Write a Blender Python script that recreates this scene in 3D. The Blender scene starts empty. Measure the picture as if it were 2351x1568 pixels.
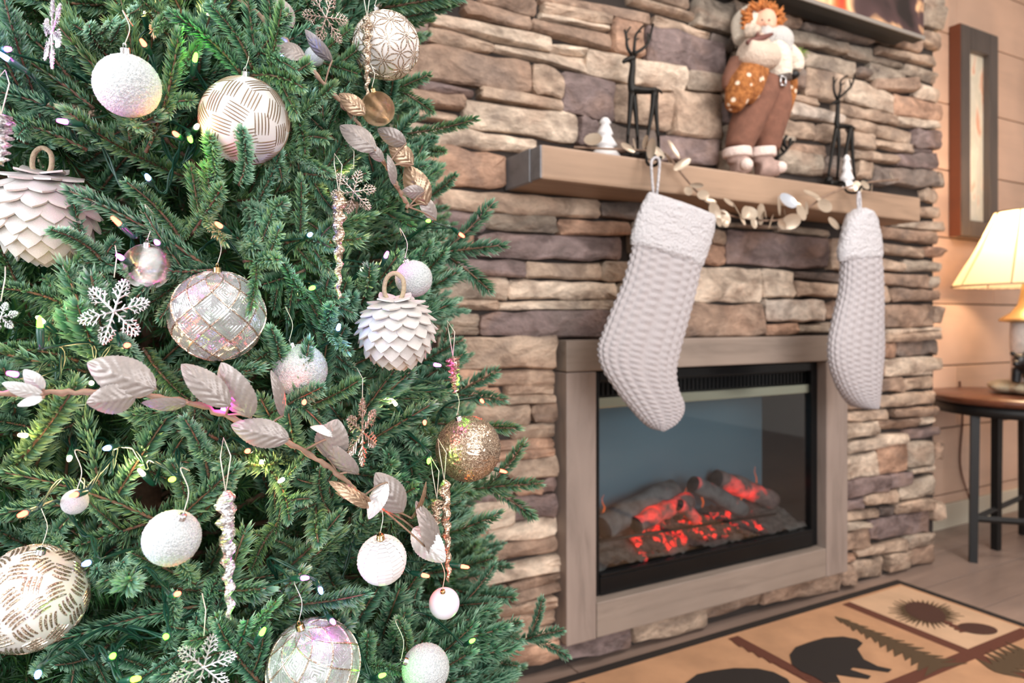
import bpy, bmesh, math, random
import numpy as np
from mathutils import Vector, Matrix, Quaternion

SC = bpy.context.scene
COL = SC.collection
R = math.radians

# ------------------------------------------------------------------ camera, light, exposure
FPX, CX, HY = 1566.0, 1175.5, 735.0
CAM = np.array([0.0, -1.57, 0.95])
YAW = R(28.2)
FWD = np.array([math.sin(YAW), math.cos(YAW), 0.0])
RGT = np.array([math.cos(YAW), -math.sin(YAW), 0.0])
UP = np.array([0.0, 0.0, 1.0])
cd = bpy.data.cameras.new('camera')
cd.sensor_fit = 'HORIZONTAL'; cd.sensor_width = 36.0
cd.lens = 36.0 * FPX / 2351.0
cd.shift_y = -49.0 / 2351.0
cd.clip_start = 0.02
cd.dof.use_dof = True; cd.dof.focus_distance = 0.74; cd.dof.aperture_fstop = 5.2
cam = bpy.data.objects.new('camera', cd); COL.objects.link(cam)
cam.location = CAM; cam.rotation_euler = (R(90), 0, -YAW)
SC.camera = cam
SC.view_settings.view_transform = 'Standard'
try: SC.view_settings.look = 'None'
except Exception: pass
SC.view_settings.exposure = 0.26
SC.view_settings.gamma = 1.0
SC.view_settings.use_curve_mapping = False
SC.cycles.max_bounces = 6; SC.cycles.diffuse_bounces = 3; SC.cycles.glossy_bounces = 4
SC.cycles.transmission_bounces = 6; SC.cycles.transparent_max_bounces = 10
SC.cycles.sample_clamp_indirect = 4.0
SC.cycles.use_adaptive_sampling = True; SC.cycles.adaptive_threshold = 0.05
SC.cycles.caustics_reflective = False; SC.cycles.caustics_refractive = False
w = bpy.data.worlds.new('world'); SC.world = w; w.use_nodes = True
w.node_tree.nodes['Background'].inputs[0].default_value = (0.75, 0.85, 1.0, 1)
w.node_tree.nodes['Background'].inputs[1].default_value = 1.0

def area(name, loc, aim, size, power, col):
    l = bpy.data.lights.new(name, 'AREA'); l.shape = 'RECTANGLE'
    l.size, l.size_y = size; l.energy = power; l.color = col
    o = bpy.data.objects.new(name, l); COL.objects.link(o); o.location = loc
    o.rotation_euler = (Vector(aim) - Vector(loc)).to_track_quat('-Z', 'Y').to_euler()
    return o
ROOM = dict(x0=-1.7, x1=4.7, y0=-4.2, y1=0.25, h=2.75)
area('daylight_side_window', (-1.66, -1.05, 1.45), (0, -1.05, 1.35), (1.7, 1.6), 75, (0.86, 0.94, 1.0))
area('daylight_back_window', (0.3, -4.1, 1.5), (0.6, 0, 1.2), (2.4, 1.7), 95, (0.94, 0.97, 1.0))
area('ceiling_light_left', (0.55, -1.9, 2.70), (0.7, -1.2, 0), (0.9, 0.9), 22, (1.0, 0.93, 0.87))
area('ceiling_light_right', (2.1, -1.35, 2.70), (2.0, -0.9, 0), (0.9, 0.9), 34, (1.0, 0.92, 0.85))

# ------------------------------------------------------------------ helpers
def ray(px, py): return FWD + RGT * ((px - CX) / FPX) + UP * ((HY - py) / FPX)
def at(px, py, t): return CAM + ray(px, py) * t
def onY(px, py, Y):
    d = ray(px, py); return CAM + d * ((Y - CAM[1]) / d[1])
def onZ(px, py, Z):
    d = ray(px, py); return CAM + d * ((Z - CAM[2]) / d[2])
def proj(P):
    D = np.asarray(P) - CAM
    t = D @ FWD; t = np.where(np.abs(t) < 1e-6, 1e-6, t)
    return CX + FPX * (D @ RGT) / t, HY - FPX * (D @ UP) / t, t
def lin(c):
    return tuple((x / 255 / 12.92) if x / 255 <= 0.04045 else ((x / 255 + 0.055) / 1.055) ** 2.4 for x in c)
WM = {}
def tag(o, label=None, cat=None, group=None, kind=None):
    if label: o['label'] = label
    if cat: o['category'] = cat
    if group: o['group'] = group
    if kind: o['kind'] = kind
    return o
def empty(name, loc, label=None, cat=None, group=None, kind=None):
    o = bpy.data.objects.new(name, None); COL.objects.link(o); o.location = Vector(loc); o.empty_display_size = 0.05
    WM[o] = Matrix.Translation(Vector(loc)); return tag(o, label, cat, group, kind)
def put(name, me, parent=None, M=None, kind=None, label=None):
    o = bpy.data.objects.new(name, me); COL.objects.link(o)
    M = M or Matrix.Identity(4)
    if parent is not None:
        o.parent = parent; o.matrix_parent_inverse = WM[parent].inverted()
    o.matrix_basis = M; WM[o] = M
    if kind: o['kind'] = kind
    if label: o['label'] = label
    return o
def mesh(name, V, F, mat, smooth=True):
    me = bpy.data.meshes.new(name)
    me.from_pydata([tuple(v) for v in V], [], [tuple(f) for f in F])
    if mat is not None: me.materials.append(mat)
    if smooth: me.polygons.foreach_set('use_smooth', np.ones(len(me.polygons), dtype=bool))
    me.update(); return me
def mesh_tris(name, V, F, mat, attr=None, smooth=False):
    V = np.asarray(V, dtype=np.float32); F = np.asarray(F, dtype=np.int32)
    me = bpy.data.meshes.new(name)
    k = F.shape[1]; n = len(F)
    me.vertices.add(len(V)); me.vertices.foreach_set('co', V.ravel())
    me.loops.add(n * k); me.loops.foreach_set('vertex_index', F.ravel())
    me.polygons.add(n); me.polygons.foreach_set('loop_start', np.arange(0, n * k, k, dtype=np.int32))
    me.update(calc_edges=True)
    if smooth: me.polygons.foreach_set('use_smooth', np.ones(n, dtype=bool))
    if attr is not None:
        a = me.color_attributes.new('tint', 'FLOAT_COLOR', 'POINT')
        a.data.foreach_set('color', np.asarray(attr, dtype=np.float32).ravel())
    me.materials.append(mat); me.validate(); return me
def nrm(v):
    v = np.asarray(v, dtype=float); return v / (np.linalg.norm(v, axis=-1, keepdims=True) + 1e-12)
class MB:
    """collects simple shapes into one mesh"""
    def __init__(s): s.V = []; s.F = []
    def add(s, V, F):
        b = len(s.V); s.V += [tuple(map(float, v)) for v in V]; s.F += [tuple(i + b for i in f) for f in F]; return s
    def box(s, a, b, bev=0.0):
        (x0, y0, z0), (x1, y1, z1) = a, b
        if bev <= 0:
            V = [(x, y, z) for x in (x0, x1) for y in (y0, y1) for z in (z0, z1)]
            return s.add(V, [(0, 1, 3, 2), (4, 6, 7, 5), (0, 4, 5, 1), (2, 3, 7, 6), (0, 2, 6, 4), (1, 5, 7, 3)])
        bm = bmesh.new(); bmesh.ops.create_cube(bm, size=1)
        for v in bm.verts:
            v.co = Vector(((x0 + x1) / 2 + v.co.x * (x1 - x0), (y0 + y1) / 2 + v.co.y * (y1 - y0), (z0 + z1) / 2 + v.co.z * (z1 - z0)))
        bmesh.ops.bevel(bm, geom=bm.edges[:], offset=bev, segments=2, affect='EDGES', profile=0.6)
        bm.verts.index_update()
        s.add([v.co for v in bm.verts], [[v.index for v in f.verts] for f in bm.faces]); bm.free(); return s
    def tube(s, pts, rad, n=8, caps=True):
        P = np.array(pts, dtype=float); m = len(P)
        rad = np.full(m, rad) if np.isscalar(rad) else np.array(rad, dtype=float)
        T = nrm(np.gradient(P, axis=0)); u = np.cross(T[0], (0, 0, 1.0))
        if np.linalg.norm(u) < 1e-3: u = np.cross(T[0], (0, 1.0, 0))
        u = nrm(u); V = []; a = np.linspace(0, 2 * np.pi, n, endpoint=False)
        for i in range(m):
            u = nrm(u - T[i] * (u @ T[i])); v = np.cross(T[i], u)
            for k in a: V.append(P[i] + rad[i] * (math.cos(k) * u + math.sin(k) * v))
        F = [(i * n + k, i * n + (k + 1) % n, (i + 1) * n + (k + 1) % n, (i + 1) * n + k) for i in range(m - 1) for k in range(n)]
        if caps:
            V += [P[0], P[-1]]; c = m * n
            F += [(c, (k + 1) % n, k) for k in range(n)] + [(c + 1, (m - 1) * n + k, (m - 1) * n + (k + 1) % n) for k in range(n)]
        return s.add(V, F)
    def lathe(s, prof, origin=(0, 0, 0), n=24, M=None, twist=None):
        V = []; a = np.linspace(0, 2 * np.pi, n, endpoint=False); o = np.array(origin, dtype=float)
        for j, (r, z) in enumerate(prof):
            for k in a:
                p = np.array((max(r, 1e-5) * math.cos(k), max(r, 1e-5) * math.sin(k), z))
                if M is not None: p = np.array(M @ Vector(p))
                V.append(p + o)
        m = len(prof)
        F = [(i * n + k, i * n + (k + 1) % n, (i + 1) * n + (k + 1) % n, (i + 1) * n + k) for i in range(m - 1) for k in range(n)]
        return s.add(V, F)
    def ball(s, c, r, nu=16, nv=10, q=None):
        r = np.array((r, r, r) if np.isscalar(r) else r, dtype=float); c = np.array(c, dtype=float); V = []; F = []
        for j in range(nv + 1):
            t = math.pi * j / nv
            for i in range(nu):
                p = 2 * math.pi * i / nu; d = np.array((math.sin(t) * math.cos(p), math.sin(t) * math.sin(p), math.cos(t))) * r
                if q is not None: d = np.array(q @ Vector(d))
                V.append(c + d)
        for j in range(nv):
            for i in range(nu): F.append((j * nu + i, (j + 1) * nu + i, (j + 1) * nu + (i + 1) % nu, j * nu + (i + 1) % nu))
        return s.add(V, F)
    def build(s, name, mat, parent=None, smooth=True, kind=None, label=None, M=None):
        return put(name, mesh(name, s.V, s.F, mat, smooth), parent, M, kind, label)
def weld(o, voxel, smooth=4):
    m = o.modifiers.new('remesh', 'REMESH'); m.mode = 'VOXEL'; m.voxel_size = voxel; m.use_smooth_shade = True
    if smooth:
        k = o.modifiers.new('smooth', 'SMOOTH'); k.iterations = smooth; k.factor = 0.5
    return o
def spline(pts, n):
    P = np.array(pts, dtype=float); m = len(P)
    if m < 3: return P[0] + (P[-1] - P[0]) * np.linspace(0, 1, n)[:, None]
    E = np.vstack([2 * P[0] - P[1], P, 2 * P[-1] - P[-2]]); out = []
    for t in np.linspace(0, m - 1 - 1e-9, n):
        i = int(t); f = t - i; a, b, c, d = E[i:i + 4]
        out.append(0.5 * ((2 * b) + (c - a) * f + (2 * a - 5 * b + 4 * c - d) * f * f + (3 * b - a - 3 * c + d) * f ** 3))
    return np.array(out)
def frame(x, z=None):
    """matrix whose local X points along x, Z near z"""
    x = nrm(x); z = np.array((0, 0, 1.0)) if z is None else np.array(z, dtype=float)
    y = np.cross(z, x)
    if np.linalg.norm(y) < 1e-4: y = np.cross((0, 1.0, 0.2), x)
    y = nrm(y); z = np.cross(x, y)
    return Matrix(((x[0], y[0], z[0], 0), (x[1], y[1], z[1], 0), (x[2], y[2], z[2], 0), (0, 0, 0, 1)))

# ------------------------------------------------------------------ materials
class NT:
    def __init__(s, name):
        s.m = bpy.data.materials.new(name); s.m.use_nodes = True; s.t = s.m.node_tree; s.t.nodes.clear()
        s.out = s.n('ShaderNodeOutputMaterial')
    def n(s, kind, **kw):
        x = s.t.nodes.new(kind)
        for k, v in kw.items():
            if hasattr(x, k) and k not in ('Scale',): setattr(x, k, v)
        return x
    def l(s, a, b): s.t.links.new(a, b)
    def coords(s, kind='Object', scale=(1, 1, 1)):
        c = s.n('ShaderNodeTexCoord'); m = s.n('ShaderNodeMapping'); s.l(c.outputs[kind], m.inputs[0])
        m.inputs['Scale'].default_value = scale; return m.outputs[0]
    def noise(s, vec, scale, detail=4, rough=0.55, dist=0.0):
        x = s.n('ShaderNodeTexNoise'); s.l(vec, x.inputs['Vector']); x.inputs['Scale'].default_value = scale
        x.inputs['Detail'].default_value = detail; x.inputs['Roughness'].default_value = rough; x.inputs['Distortion'].default_value = dist
        return x.outputs[0]
    def ramp(s, fac, stops):
        x = s.n('ShaderNodeValToRGB'); e = x.color_ramp.elements
        while len(e) > 1: e.remove(e[-1])
        for i, (p, c) in enumerate(stops):
            q = e[0] if i == 0 else e.new(p)
            q.position = p; q.color = (*c, 1) if len(c) == 3 else c
        s.l(fac, x.inputs[0]); return x.outputs[0]
    def mix(s, fac, a, b, mode='MIX'):
        x = s.n('ShaderNodeMix', data_type='RGBA', blend_type=mode)
        for v, i in ((fac, 0), (a, 6), (b, 7)):
            if hasattr(v, 'links'): s.l(v, x.inputs[i])
            else: x.inputs[i].default_value = v if i == 0 else (*v, 1)
        return x.outputs[2]
    def math(s, op, a, b=0.0):
        x = s.n('ShaderNodeMath', operation=op)
        for v, i in ((a, 0), (b, 1)):
            if hasattr(v, 'links'): s.l(v, x.inputs[i])
            else: x.inputs[i].default_value = v
        return x.outputs[0]
    def bump(s, h, strength, dist=0.01):
        x = s.n('ShaderNodeBump'); x.inputs['Strength'].default_value = strength; x.inputs['Distance'].default_value = dist
        s.l(h, x.inputs['Height']); return x.outputs[0]
    def bsdf(s, col, rough=0.5, metal=0.0, normal=None, **kw):
        b = s.n('ShaderNodeBsdfPrincipled')
        for v, k in ((col, 'Base Color'), (rough, 'Roughness'), (metal, 'Metallic')):
            if hasattr(v, 'links'): s.l(v, b.inputs[k])
            else: b.inputs[k].default_value = (*v, 1) if k == 'Base Color' else v
        if normal is not None: s.l(normal, b.inputs['Normal'])
        for k, v in kw.items():
            k = k.replace('_', ' ')
            if hasattr(v, 'links'): s.l(v, b.inputs[k])
            else: b.inputs[k].default_value = (*v, 1) if isinstance(v, tuple) and len(v) == 3 else v
        s.l(b.outputs[0], s.out.inputs[0]); return b
def plain(name, rgb, rough=0.5, metal=0.0, var=0.0, vscale=20, bump=0.0, bscale=60, bdist=0.004, **kw):
    t = NT(name); c = lin(rgb); v = t.coords(); col = c
    if var:
        n = t.noise(v, vscale); col = t.ramp(n, [(0.3, tuple(max(0, x * (1 - var)) for x in c)), (0.7, tuple(min(1, x * (1 + var)) for x in c))])
    nm = t.bump(t.noise(v, bscale, 3), bump, bdist) if bump else None
    t.bsdf(col, rough, metal, nm, **kw); return t.m
def wood(name, rgb, stretch=(3, 30, 30), rough=0.55, dark=0.55, light=1.2, knots=True):
    t = NT(name); c = lin(rgb); v = t.coords(scale=stretch)
    oi = t.n('ShaderNodeObjectInfo'); ad = t.n('ShaderNodeVectorMath', operation='MULTIPLY_ADD')
    t.l(oi.outputs['Random'], ad.inputs[0]); ad.inputs[1].default_value = (37, 19, 23); t.l(v, ad.inputs[2]); v = ad.outputs[0]
    n = t.noise(v, 1.0, 6, 0.6, 0.8)
    col = t.ramp(n, [(0.25, tuple(x * dark for x in c)), (0.5, c), (0.78, tuple(min(1, x * light) for x in c))])
    n2 = t.noise(t.coords(scale=(1.2, 1.2, 1.2)), 3.0, 2)
    col = t.mix(0.35, col, t.ramp(n2, [(0.35, tuple(x * 0.75 for x in c)), (0.65, tuple(min(1, x * 1.15) for x in c))]))
    ob = t.math('MULTIPLY_ADD', oi.outputs['Random'], 0.2); t.t.nodes[-1].inputs[2].default_value = 0.9
    col = t.mix(1.0, col, t.ramp(oi.outputs['Random'], [(0, (0.86, 0.85, 0.84)), (1, (1.0, 1.0, 1.0))]), 'MULTIPLY')
    t.bsdf(col, rough, 0, t.bump(n, 0.15, 0.003)); return t.m
def glow(name, rgb, strength):
    t = NT(name); e = t.n('ShaderNodeEmission'); e.inputs[0].default_value = (*lin(rgb), 1); e.inputs[1].default_value = strength
    t.l(e.outputs[0], t.out.inputs[0]); return t.m
def glitter(name, rgb, light, scale=900, rough=0.28, metal=0.75, bump=0.9):
    t = NT(name); v = t.coords()
    x = t.n('ShaderNodeTexVoronoi'); t.l(v, x.inputs['Vector']); x.inputs['Scale'].default_value = scale
    bw = t.n('ShaderNodeRGBToBW'); t.l(x.outputs['Color'], bw.inputs[0])
    col = t.ramp(bw.outputs[0], [(0.2, tuple(c * 0.55 for c in lin(rgb))), (0.5, lin(rgb)), (0.8, lin(light))])
    t.bsdf(col, rough, metal, t.bump(bw.outputs[0], bump, 1.2 / scale * .6)); return t.m

def stone_mat():
    t = NT('stone_veneer'); oi = t.n('ShaderNodeObjectInfo'); v = t.coords(scale=(1, 1, 1.6))
    a = t.noise(v, 9, 6, 0.6, 0.6); b = t.noise(v, 40, 5, 0.65); c = t.noise(v, 4.5, 2, 0.5, 1.0)
    base = oi.outputs['Color']
    col = t.mix(t.ramp(a, [(0.36, (0, 0, 0)), (0.62, (1, 1, 1))]), t.mix(1.0, base, (0.52, 0.48, 0.47), 'MULTIPLY'), t.mix(1.0, base, (1.3, 1.28, 1.28), 'MULTIPLY'))
    col = t.mix(t.math('MULTIPLY', t.ramp(c, [(0.5, (0, 0, 0)), (0.66, (1, 1, 1))]), 0.28), col, lin((186, 148, 124)))
    col = t.mix(t.math('MULTIPLY', t.ramp(c, [(0.3, (1, 1, 1)), (0.42, (0, 0, 0))]), 0.4), col, lin((116, 104, 98)))
    col = t.mix(0.5, col, t.mix(1.0, col, t.ramp(b, [(0.3, (0.55, 0.55, 0.55)), (0.7, (1.45, 1.45, 1.45))]), 'MULTIPLY'))
    h = t.math('ADD', a, t.math('MULTIPLY', b, 0.45))
    t.bsdf(col, 0.72, 0, t.bump(h, 0.9, 0.02)); return t.m

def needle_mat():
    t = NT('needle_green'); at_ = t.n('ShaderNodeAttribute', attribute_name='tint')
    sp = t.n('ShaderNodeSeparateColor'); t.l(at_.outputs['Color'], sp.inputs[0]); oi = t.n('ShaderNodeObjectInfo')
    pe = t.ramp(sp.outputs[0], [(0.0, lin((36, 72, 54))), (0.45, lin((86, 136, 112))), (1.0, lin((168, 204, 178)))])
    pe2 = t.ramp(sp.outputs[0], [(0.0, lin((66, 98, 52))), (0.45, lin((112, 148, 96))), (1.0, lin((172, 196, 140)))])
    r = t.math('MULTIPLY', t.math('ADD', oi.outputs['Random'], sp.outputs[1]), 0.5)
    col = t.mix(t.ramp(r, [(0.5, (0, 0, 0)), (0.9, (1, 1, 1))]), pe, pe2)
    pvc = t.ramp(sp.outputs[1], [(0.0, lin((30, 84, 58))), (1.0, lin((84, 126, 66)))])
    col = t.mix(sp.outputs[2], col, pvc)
    b = t.bsdf(col, 0.36, 0)
    b.inputs['Specular IOR Level'].default_value = 0.6
    tr = t.n('ShaderNodeBsdfTranslucent'); t.l(t.mix(1.0, col, (1.15, 1.25, 0.7), 'MULTIPLY'), tr.inputs[0])
    mx = t.n('ShaderNodeMixShader'); mx.inputs[0].default_value = 0.22
    t.l(b.outputs[0], mx.inputs[1]); t.l(tr.outputs[0], mx.inputs[2]); t.l(mx.outputs[0], t.out.inputs[0]); return t.m

def glass_mat(name, tint, rough, body, gloss=1.0):
    """clear thin shell: mostly see-through, reflecting at the rims"""
    t = NT(name); tr = t.n('ShaderNodeBsdfTransparent'); tr.inputs[0].default_value = (*tint, 1)
    g = t.n('ShaderNodeBsdfGlossy'); g.inputs['Roughness'].default_value = rough
    f = t.n('ShaderNodeFresnel'); f.inputs[0].default_value = 1.5
    mx = t.n('ShaderNodeMixShader'); t.l(t.math('MULTIPLY_ADD', f.outputs[0], gloss), mx.inputs[0]); t.t.nodes[-1].inputs[2].default_value = body
    # MULTIPLY_ADD constant
    for nd in t.t.nodes:
        if nd.type == 'MATH' and nd.operation == 'MULTIPLY_ADD': nd.inputs[2].default_value = body
    t.l(tr.outputs[0], mx.inputs[1]); t.l(g.outputs[0], mx.inputs[2]); t.l(mx.outputs[0], t.out.inputs[0]); return t.m

def lit(name, base, ember, strength, lo, hi, scale):
    """a bark or ash surface with glowing cracks"""
    t = NT(name); v = t.coords(); n = t.noise(v, scale, 4, 0.6, 0.5)
    col = t.ramp(t.noise(v, scale * 3, 4), [(0.3, tuple(c * 0.4 for c in lin(base))), (0.7, lin(base))])
    b = t.bsdf(col, 0.85, 0, t.bump(n, 0.6, 0.01))
    e = t.ramp(n, [(lo, (0, 0, 0)), (hi, lin(ember))]); t.l(e, b.inputs['Emission Color']); b.inputs['Emission Strength'].default_value = strength
    return t.m

M_ = dict(
    stone=stone_mat(), needle=needle_mat(),
    mortar=plain('dark_mortar', (58, 50, 46), 0.9, bump=0.5, bscale=90),
    bark=plain('branch_brown', (104, 78, 60), 0.7, var=0.4, vscale=60, bump=0.5, bscale=200),
    mantel_end=wood('mantel_end_daylight', (140, 138, 142), (14, 14, 14)), mantel=wood('mantel_wood', (176, 146, 122), (2.2, 26, 26)),  # mantel_end: its grey stands in for cool window daylight on the beam end
    surround=wood('surround_wood', (156, 141, 130), (3, 24, 30)),
    surround_v=wood('surround_wood_upright', (155, 139, 130), (24, 24, 3)),
    pine=wood('pine_plank', (222, 186, 162), (1.2, 14, 10), 0.5, 0.82, 1.1),
    floor=wood('floor_laminate', (158, 136, 124), (2.0, 16, 16), 0.38, 0.7, 1.25),
    ceiling=plain('ceiling_paint', (232, 230, 226), 0.9), wallpaint=plain('wall_paint', (216, 210, 204), 0.9),
    base=plain('baseboard_paint', (214, 204, 184), 0.5), white=plain('white_trim', (240, 240, 238), 0.5),
    black=plain('black_metal', (12, 12, 13), 0.5, 0.0), satinblack=plain('satin_black', (34, 36, 38), 0.25, 0.6),
    iron=plain('cast_iron', (38, 36, 34), 0.42, 0.7, bump=0.2, bscale=150),
    steel=plain('brushed_trim', (176, 186, 172), 0.22, 0.9), screenframe=plain('tv_bezel', (138, 131, 124), 0.4, 0.0),
    silver=plain('silver_cap', (205, 205, 208), 0.18, 1.0), gold=plain('gold_cap', (206, 176, 130), 0.18, 1.0),
    thread=plain('clear_thread', (214, 206, 190), 0.4), twine=plain('jute_twine', (168, 148, 124), 0.9, bump=0.6, bscale=300),
    wire=plain('green_wire', (16, 58, 46), 0.35), sock=plain('green_socket', (20, 66, 52), 0.3),
    petal=plain('wooden_petal', (188, 181, 177), 0.6, var=0.1, vscale=30, bump=0.15, bscale=120),
    petal_edge=plain('petal_core', (84, 68, 58), 0.8),
    pearl=plain('pearl_white', (214, 208, 208), 0.25, Coat_Weight=0.3),
    matte=plain('matte_white', (212, 206, 202), 0.4), sugar=None,
    lavender=plain('lavender_white', (226, 214, 232), 0.4),
    champagne=glitter('champagne_glitter', (168, 144, 124), (255, 242, 226), 55),
    goldball=glitter('gold_glitter', (158, 134, 114), (252, 234, 210), 60),
    silverg=glitter('silver_glitter', (200, 198, 202), (255, 255, 255), 55),
    rose=glitter('rose_glitter', (172, 148, 136), (250, 232, 224), 55),
    champagne_fine=glitter('champagne_icicle', (172, 148, 126), (255, 240, 220), 700), silver_fine=glitter('silver_icicle', (196, 192, 194), (255, 255, 255), 700),
    brown_line=plain('dark_gold_line', (124, 104, 84), 0.45, 0.4),
    leaf=plain('champagne_leaf', (138, 128, 123), 0.38, 0.2, var=0.08, vscale=25),
    leaf_pale=plain('pale_silver_leaf', (200, 199, 198), 0.35, 0.35), leaf_brown=plain('bronze_leaf', (150, 126, 104), 0.3, 0.6),
    twig=plain('garland_stem', (136, 110, 92), 0.6, var=0.3, vscale=60),
    coin=plain('coin_leaf', (190, 172, 152), 0.3, 0.35), coin_blue=plain('iridescent_leaf', (206, 214, 226), 0.2, 0.5),
    knit=plain('knit_wool', (178, 171, 173), 0.95, bump=0.5, bscale=260), plush=plain('plush_white', (208, 204, 207), 1.0, bump=1.0, bscale=140, bdist=0.01),
    ceramic=plain('white_ceramic', (240, 236, 236), 0.25),
    trouser=plain('brown_wool', (122, 82, 66), 0.95, var=0.2, vscale=40, bump=0.5, bscale=220), coat=None,
    sleeve=plain('sleeve_fleece', (214, 192, 174), 1.0, bump=0.8, bscale=130, bdist=0.008), beard=plain('beard_white', (206, 202, 198), 1.0, bump=0.9, bscale=160, bdist=0.008), cream=plain('cream_fleece', (238, 224, 206), 1.0, bump=0.8, bscale=130, bdist=0.008),
    hair=plain('ginger_fur', (196, 120, 62), 0.9, var=0.35, vscale=60, bump=0.9, bscale=130, bdist=0.01),
    scarf=plain('striped_scarf', (196, 176, 158), 0.9, var=0.3, vscale=90), boot=plain('mauve_boot', (170, 142, 132), 0.8, var=0.2, vscale=50), bootcuff=plain('boot_fleece', (236, 214, 204), 1.0, bump=0.8, bscale=150, bdist=0.006),
    skin=plain('doll_skin', (232, 178, 150), 0.6), belt=plain('belt_leather', (70, 58, 52), 0.5), bow=plain('bow_ribbon', (104, 62, 54), 0.6),
    eye=plain('doll_eye', (24, 20, 20), 0.2), green=plain('green_sprig', (134, 160, 74), 0.7),
    rug=plain('rug_tan', (192, 146, 110), 1.0, var=0.16, vscale=7, bump=0.6, bscale=400), rug_black=plain('rug_black', (38, 30, 26), 1.0, bump=0.6, bscale=400),
    rug_brown=plain('rug_brown', (98, 54, 38), 1.0, bump=0.6, bscale=400), rug_olive=plain('rug_olive', (86, 66, 44), 1.0, bump=0.6, bscale=400),
    rug_dark=plain('rug_umber', (76, 46, 34), 1.0, bump=0.6, bscale=400), rug_light=plain('rug_cream', (208, 172, 140), 1.0, var=0.1, vscale=8, bump=0.6, bscale=400),
    tabletop=wood('walnut_top', (112, 66, 46), (4, 20, 20), 0.3), picframe=wood('dark_frame_wood', (82, 74, 70), (14, 14, 3), 0.45),
    picbrown=plain('frame_side_brown', (112, 62, 40), 0.5), art=None,
    bear=plain('black_resin', (26, 24, 26), 0.35, bump=0.6, bscale=90), rock=plain('resin_rock', (176, 160, 134), 0.8, var=0.25, vscale=40, bump=0.6, bscale=60),
    birch=plain('birch_bark', (220, 206, 198), 0.7, var=0.14, vscale=50, bump=0.4, bscale=60), brass=plain('lamp_brass', (196, 160, 112), 0.35, 0.6),
    ash=plain('grey_ash', (120, 112, 106), 0.9, var=0.4, vscale=50, bump=0.8, bscale=90),
    log=lit('charred_log', (132, 130, 130), (255, 36, 24), 1.5, 0.62, 0.78, 9), logr=lit('glowing_log', (150, 124, 120), (255, 36, 26), 1.5, 0.50, 0.72, 10),
    ember=lit('ember_bed', (120, 92, 86), (255, 36, 26), 2.2, 0.54, 0.66, 30), char=plain('char', (34, 32, 36), 0.7, bump=0.5, bscale=60),
    flame=glow('flame', (255, 110, 50), 0.55),
)
def sugar_mat():
    t = NT('sugar_snow'); v = t.coords()
    x = t.n('ShaderNodeTexVoronoi'); t.l(v, x.inputs['Vector']); x.inputs['Scale'].default_value = 32
    col = t.ramp(t.noise(v, 16, 4), [(0.35, lin((178, 184, 187))), (0.6, lin((222, 224, 224)))])
    t.bsdf(col, 0.5, 0, t.bump(x.outputs['Distance'], 0.5, 0.012)); return t.m
M_['sugar'] = sugar_mat()
def coat_mat():
    t = NT('spotted_fur'); v = t.coords()
    x = t.n('ShaderNodeTexVoronoi'); t.l(v, x.inputs['Vector']); x.inputs['Scale'].default_value = 34
    base = t.ramp(t.noise(v, 60, 4), [(0.3, lin((128, 72, 32))), (0.7, lin((198, 128, 70)))])
    col = t.mix(t.ramp(x.outputs['Distance'], [(0.20, (1, 1, 1)), (0.27, (0, 0, 0))]), base, lin((244, 222, 196)))
    t.bsdf(col, 1.0, 0, t.bump(t.noise(v, 130, 3), 0.9, 0.01)); return t.m
M_['coat'] = coat_mat()
def art_mat(name, stops, scale, emit=0.0, stretch=(1, 1, 1)):
    t = NT(name); v = t.coords(scale=stretch); col = t.ramp(t.noise(v, scale, 3, 0.5, 0.8), stops)
    b = t.bsdf(col, 0.4)
    if emit: t.l(col, b.inputs['Emission Color']); b.inputs['Emission Strength'].default_value = emit
    return t.m
M_['art'] = art_mat('birch_painting', [(0.3, lin((228, 220, 204))), (0.45, lin((216, 208, 188))), (0.55, lin((238, 226, 206))), (0.66, lin((222, 150, 112))), (0.75, lin((214, 190, 160)))], 6, 0, (3, 1, 1))
M_['screen'] = art_mat('tv_picture', [(0.36, lin((22, 15, 15))), (0.52, lin((66, 46, 46))), (0.60, lin((222, 172, 126))), (0.66, lin((190, 84, 40))), (0.72, lin((150, 20, 30))), (0.8, lin((60, 44, 44)))], 3.6, 0.6)
def shade_mat():
    t = NT('lamp_shade_cloth'); d = t.n('ShaderNodeBsdfDiffuse'); d.inputs[0].default_value = (*lin((250, 236, 210)), 1)
    tr = t.n('ShaderNodeBsdfTranslucent'); tr.inputs[0].default_value = (*lin((255, 232, 190)), 1)
    mx = t.n('ShaderNodeMixShader'); mx.inputs[0].default_value = 0.6
    t.l(d.outputs[0], mx.inputs[1]); t.l(tr.outputs[0], mx.inputs[2]); t.l(mx.outputs[0], t.out.inputs[0]); return t.m
M_['shade'] = shade_mat()
def bauble_glass():
    t = NT('clear_bauble_glass'); tr = t.n('ShaderNodeBsdfTransparent'); tr.inputs[0].default_value = (0.96, 0.985, 0.98, 1)
    g = t.n('ShaderNodeBsdfGlossy'); g.inputs['Roughness'].default_value = 0.12; g.inputs[0].default_value = (1, 1, 1, 1)
    d = t.n('ShaderNodeBsdfDiffuse'); d.inputs[0].default_value = (*lin((226, 236, 236)), 1)
    f = t.n('ShaderNodeFresnel'); f.inputs[0].default_value = 1.5
    a = t.n('ShaderNodeMixShader'); a.inputs[0].default_value = 0.26; t.l(tr.outputs[0], a.inputs[1]); t.l(d.outputs[0], a.inputs[2])
    b = t.n('ShaderNodeMixShader'); t.l(t.math('ADD', f.outputs[0], 0.12), b.inputs[0]); t.l(a.outputs[0], b.inputs[1]); t.l(g.outputs[0], b.inputs[2])
    t.l(b.outputs[0], t.out.inputs[0]); return t.m
M_['ballglass'] = bauble_glass()
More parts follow.
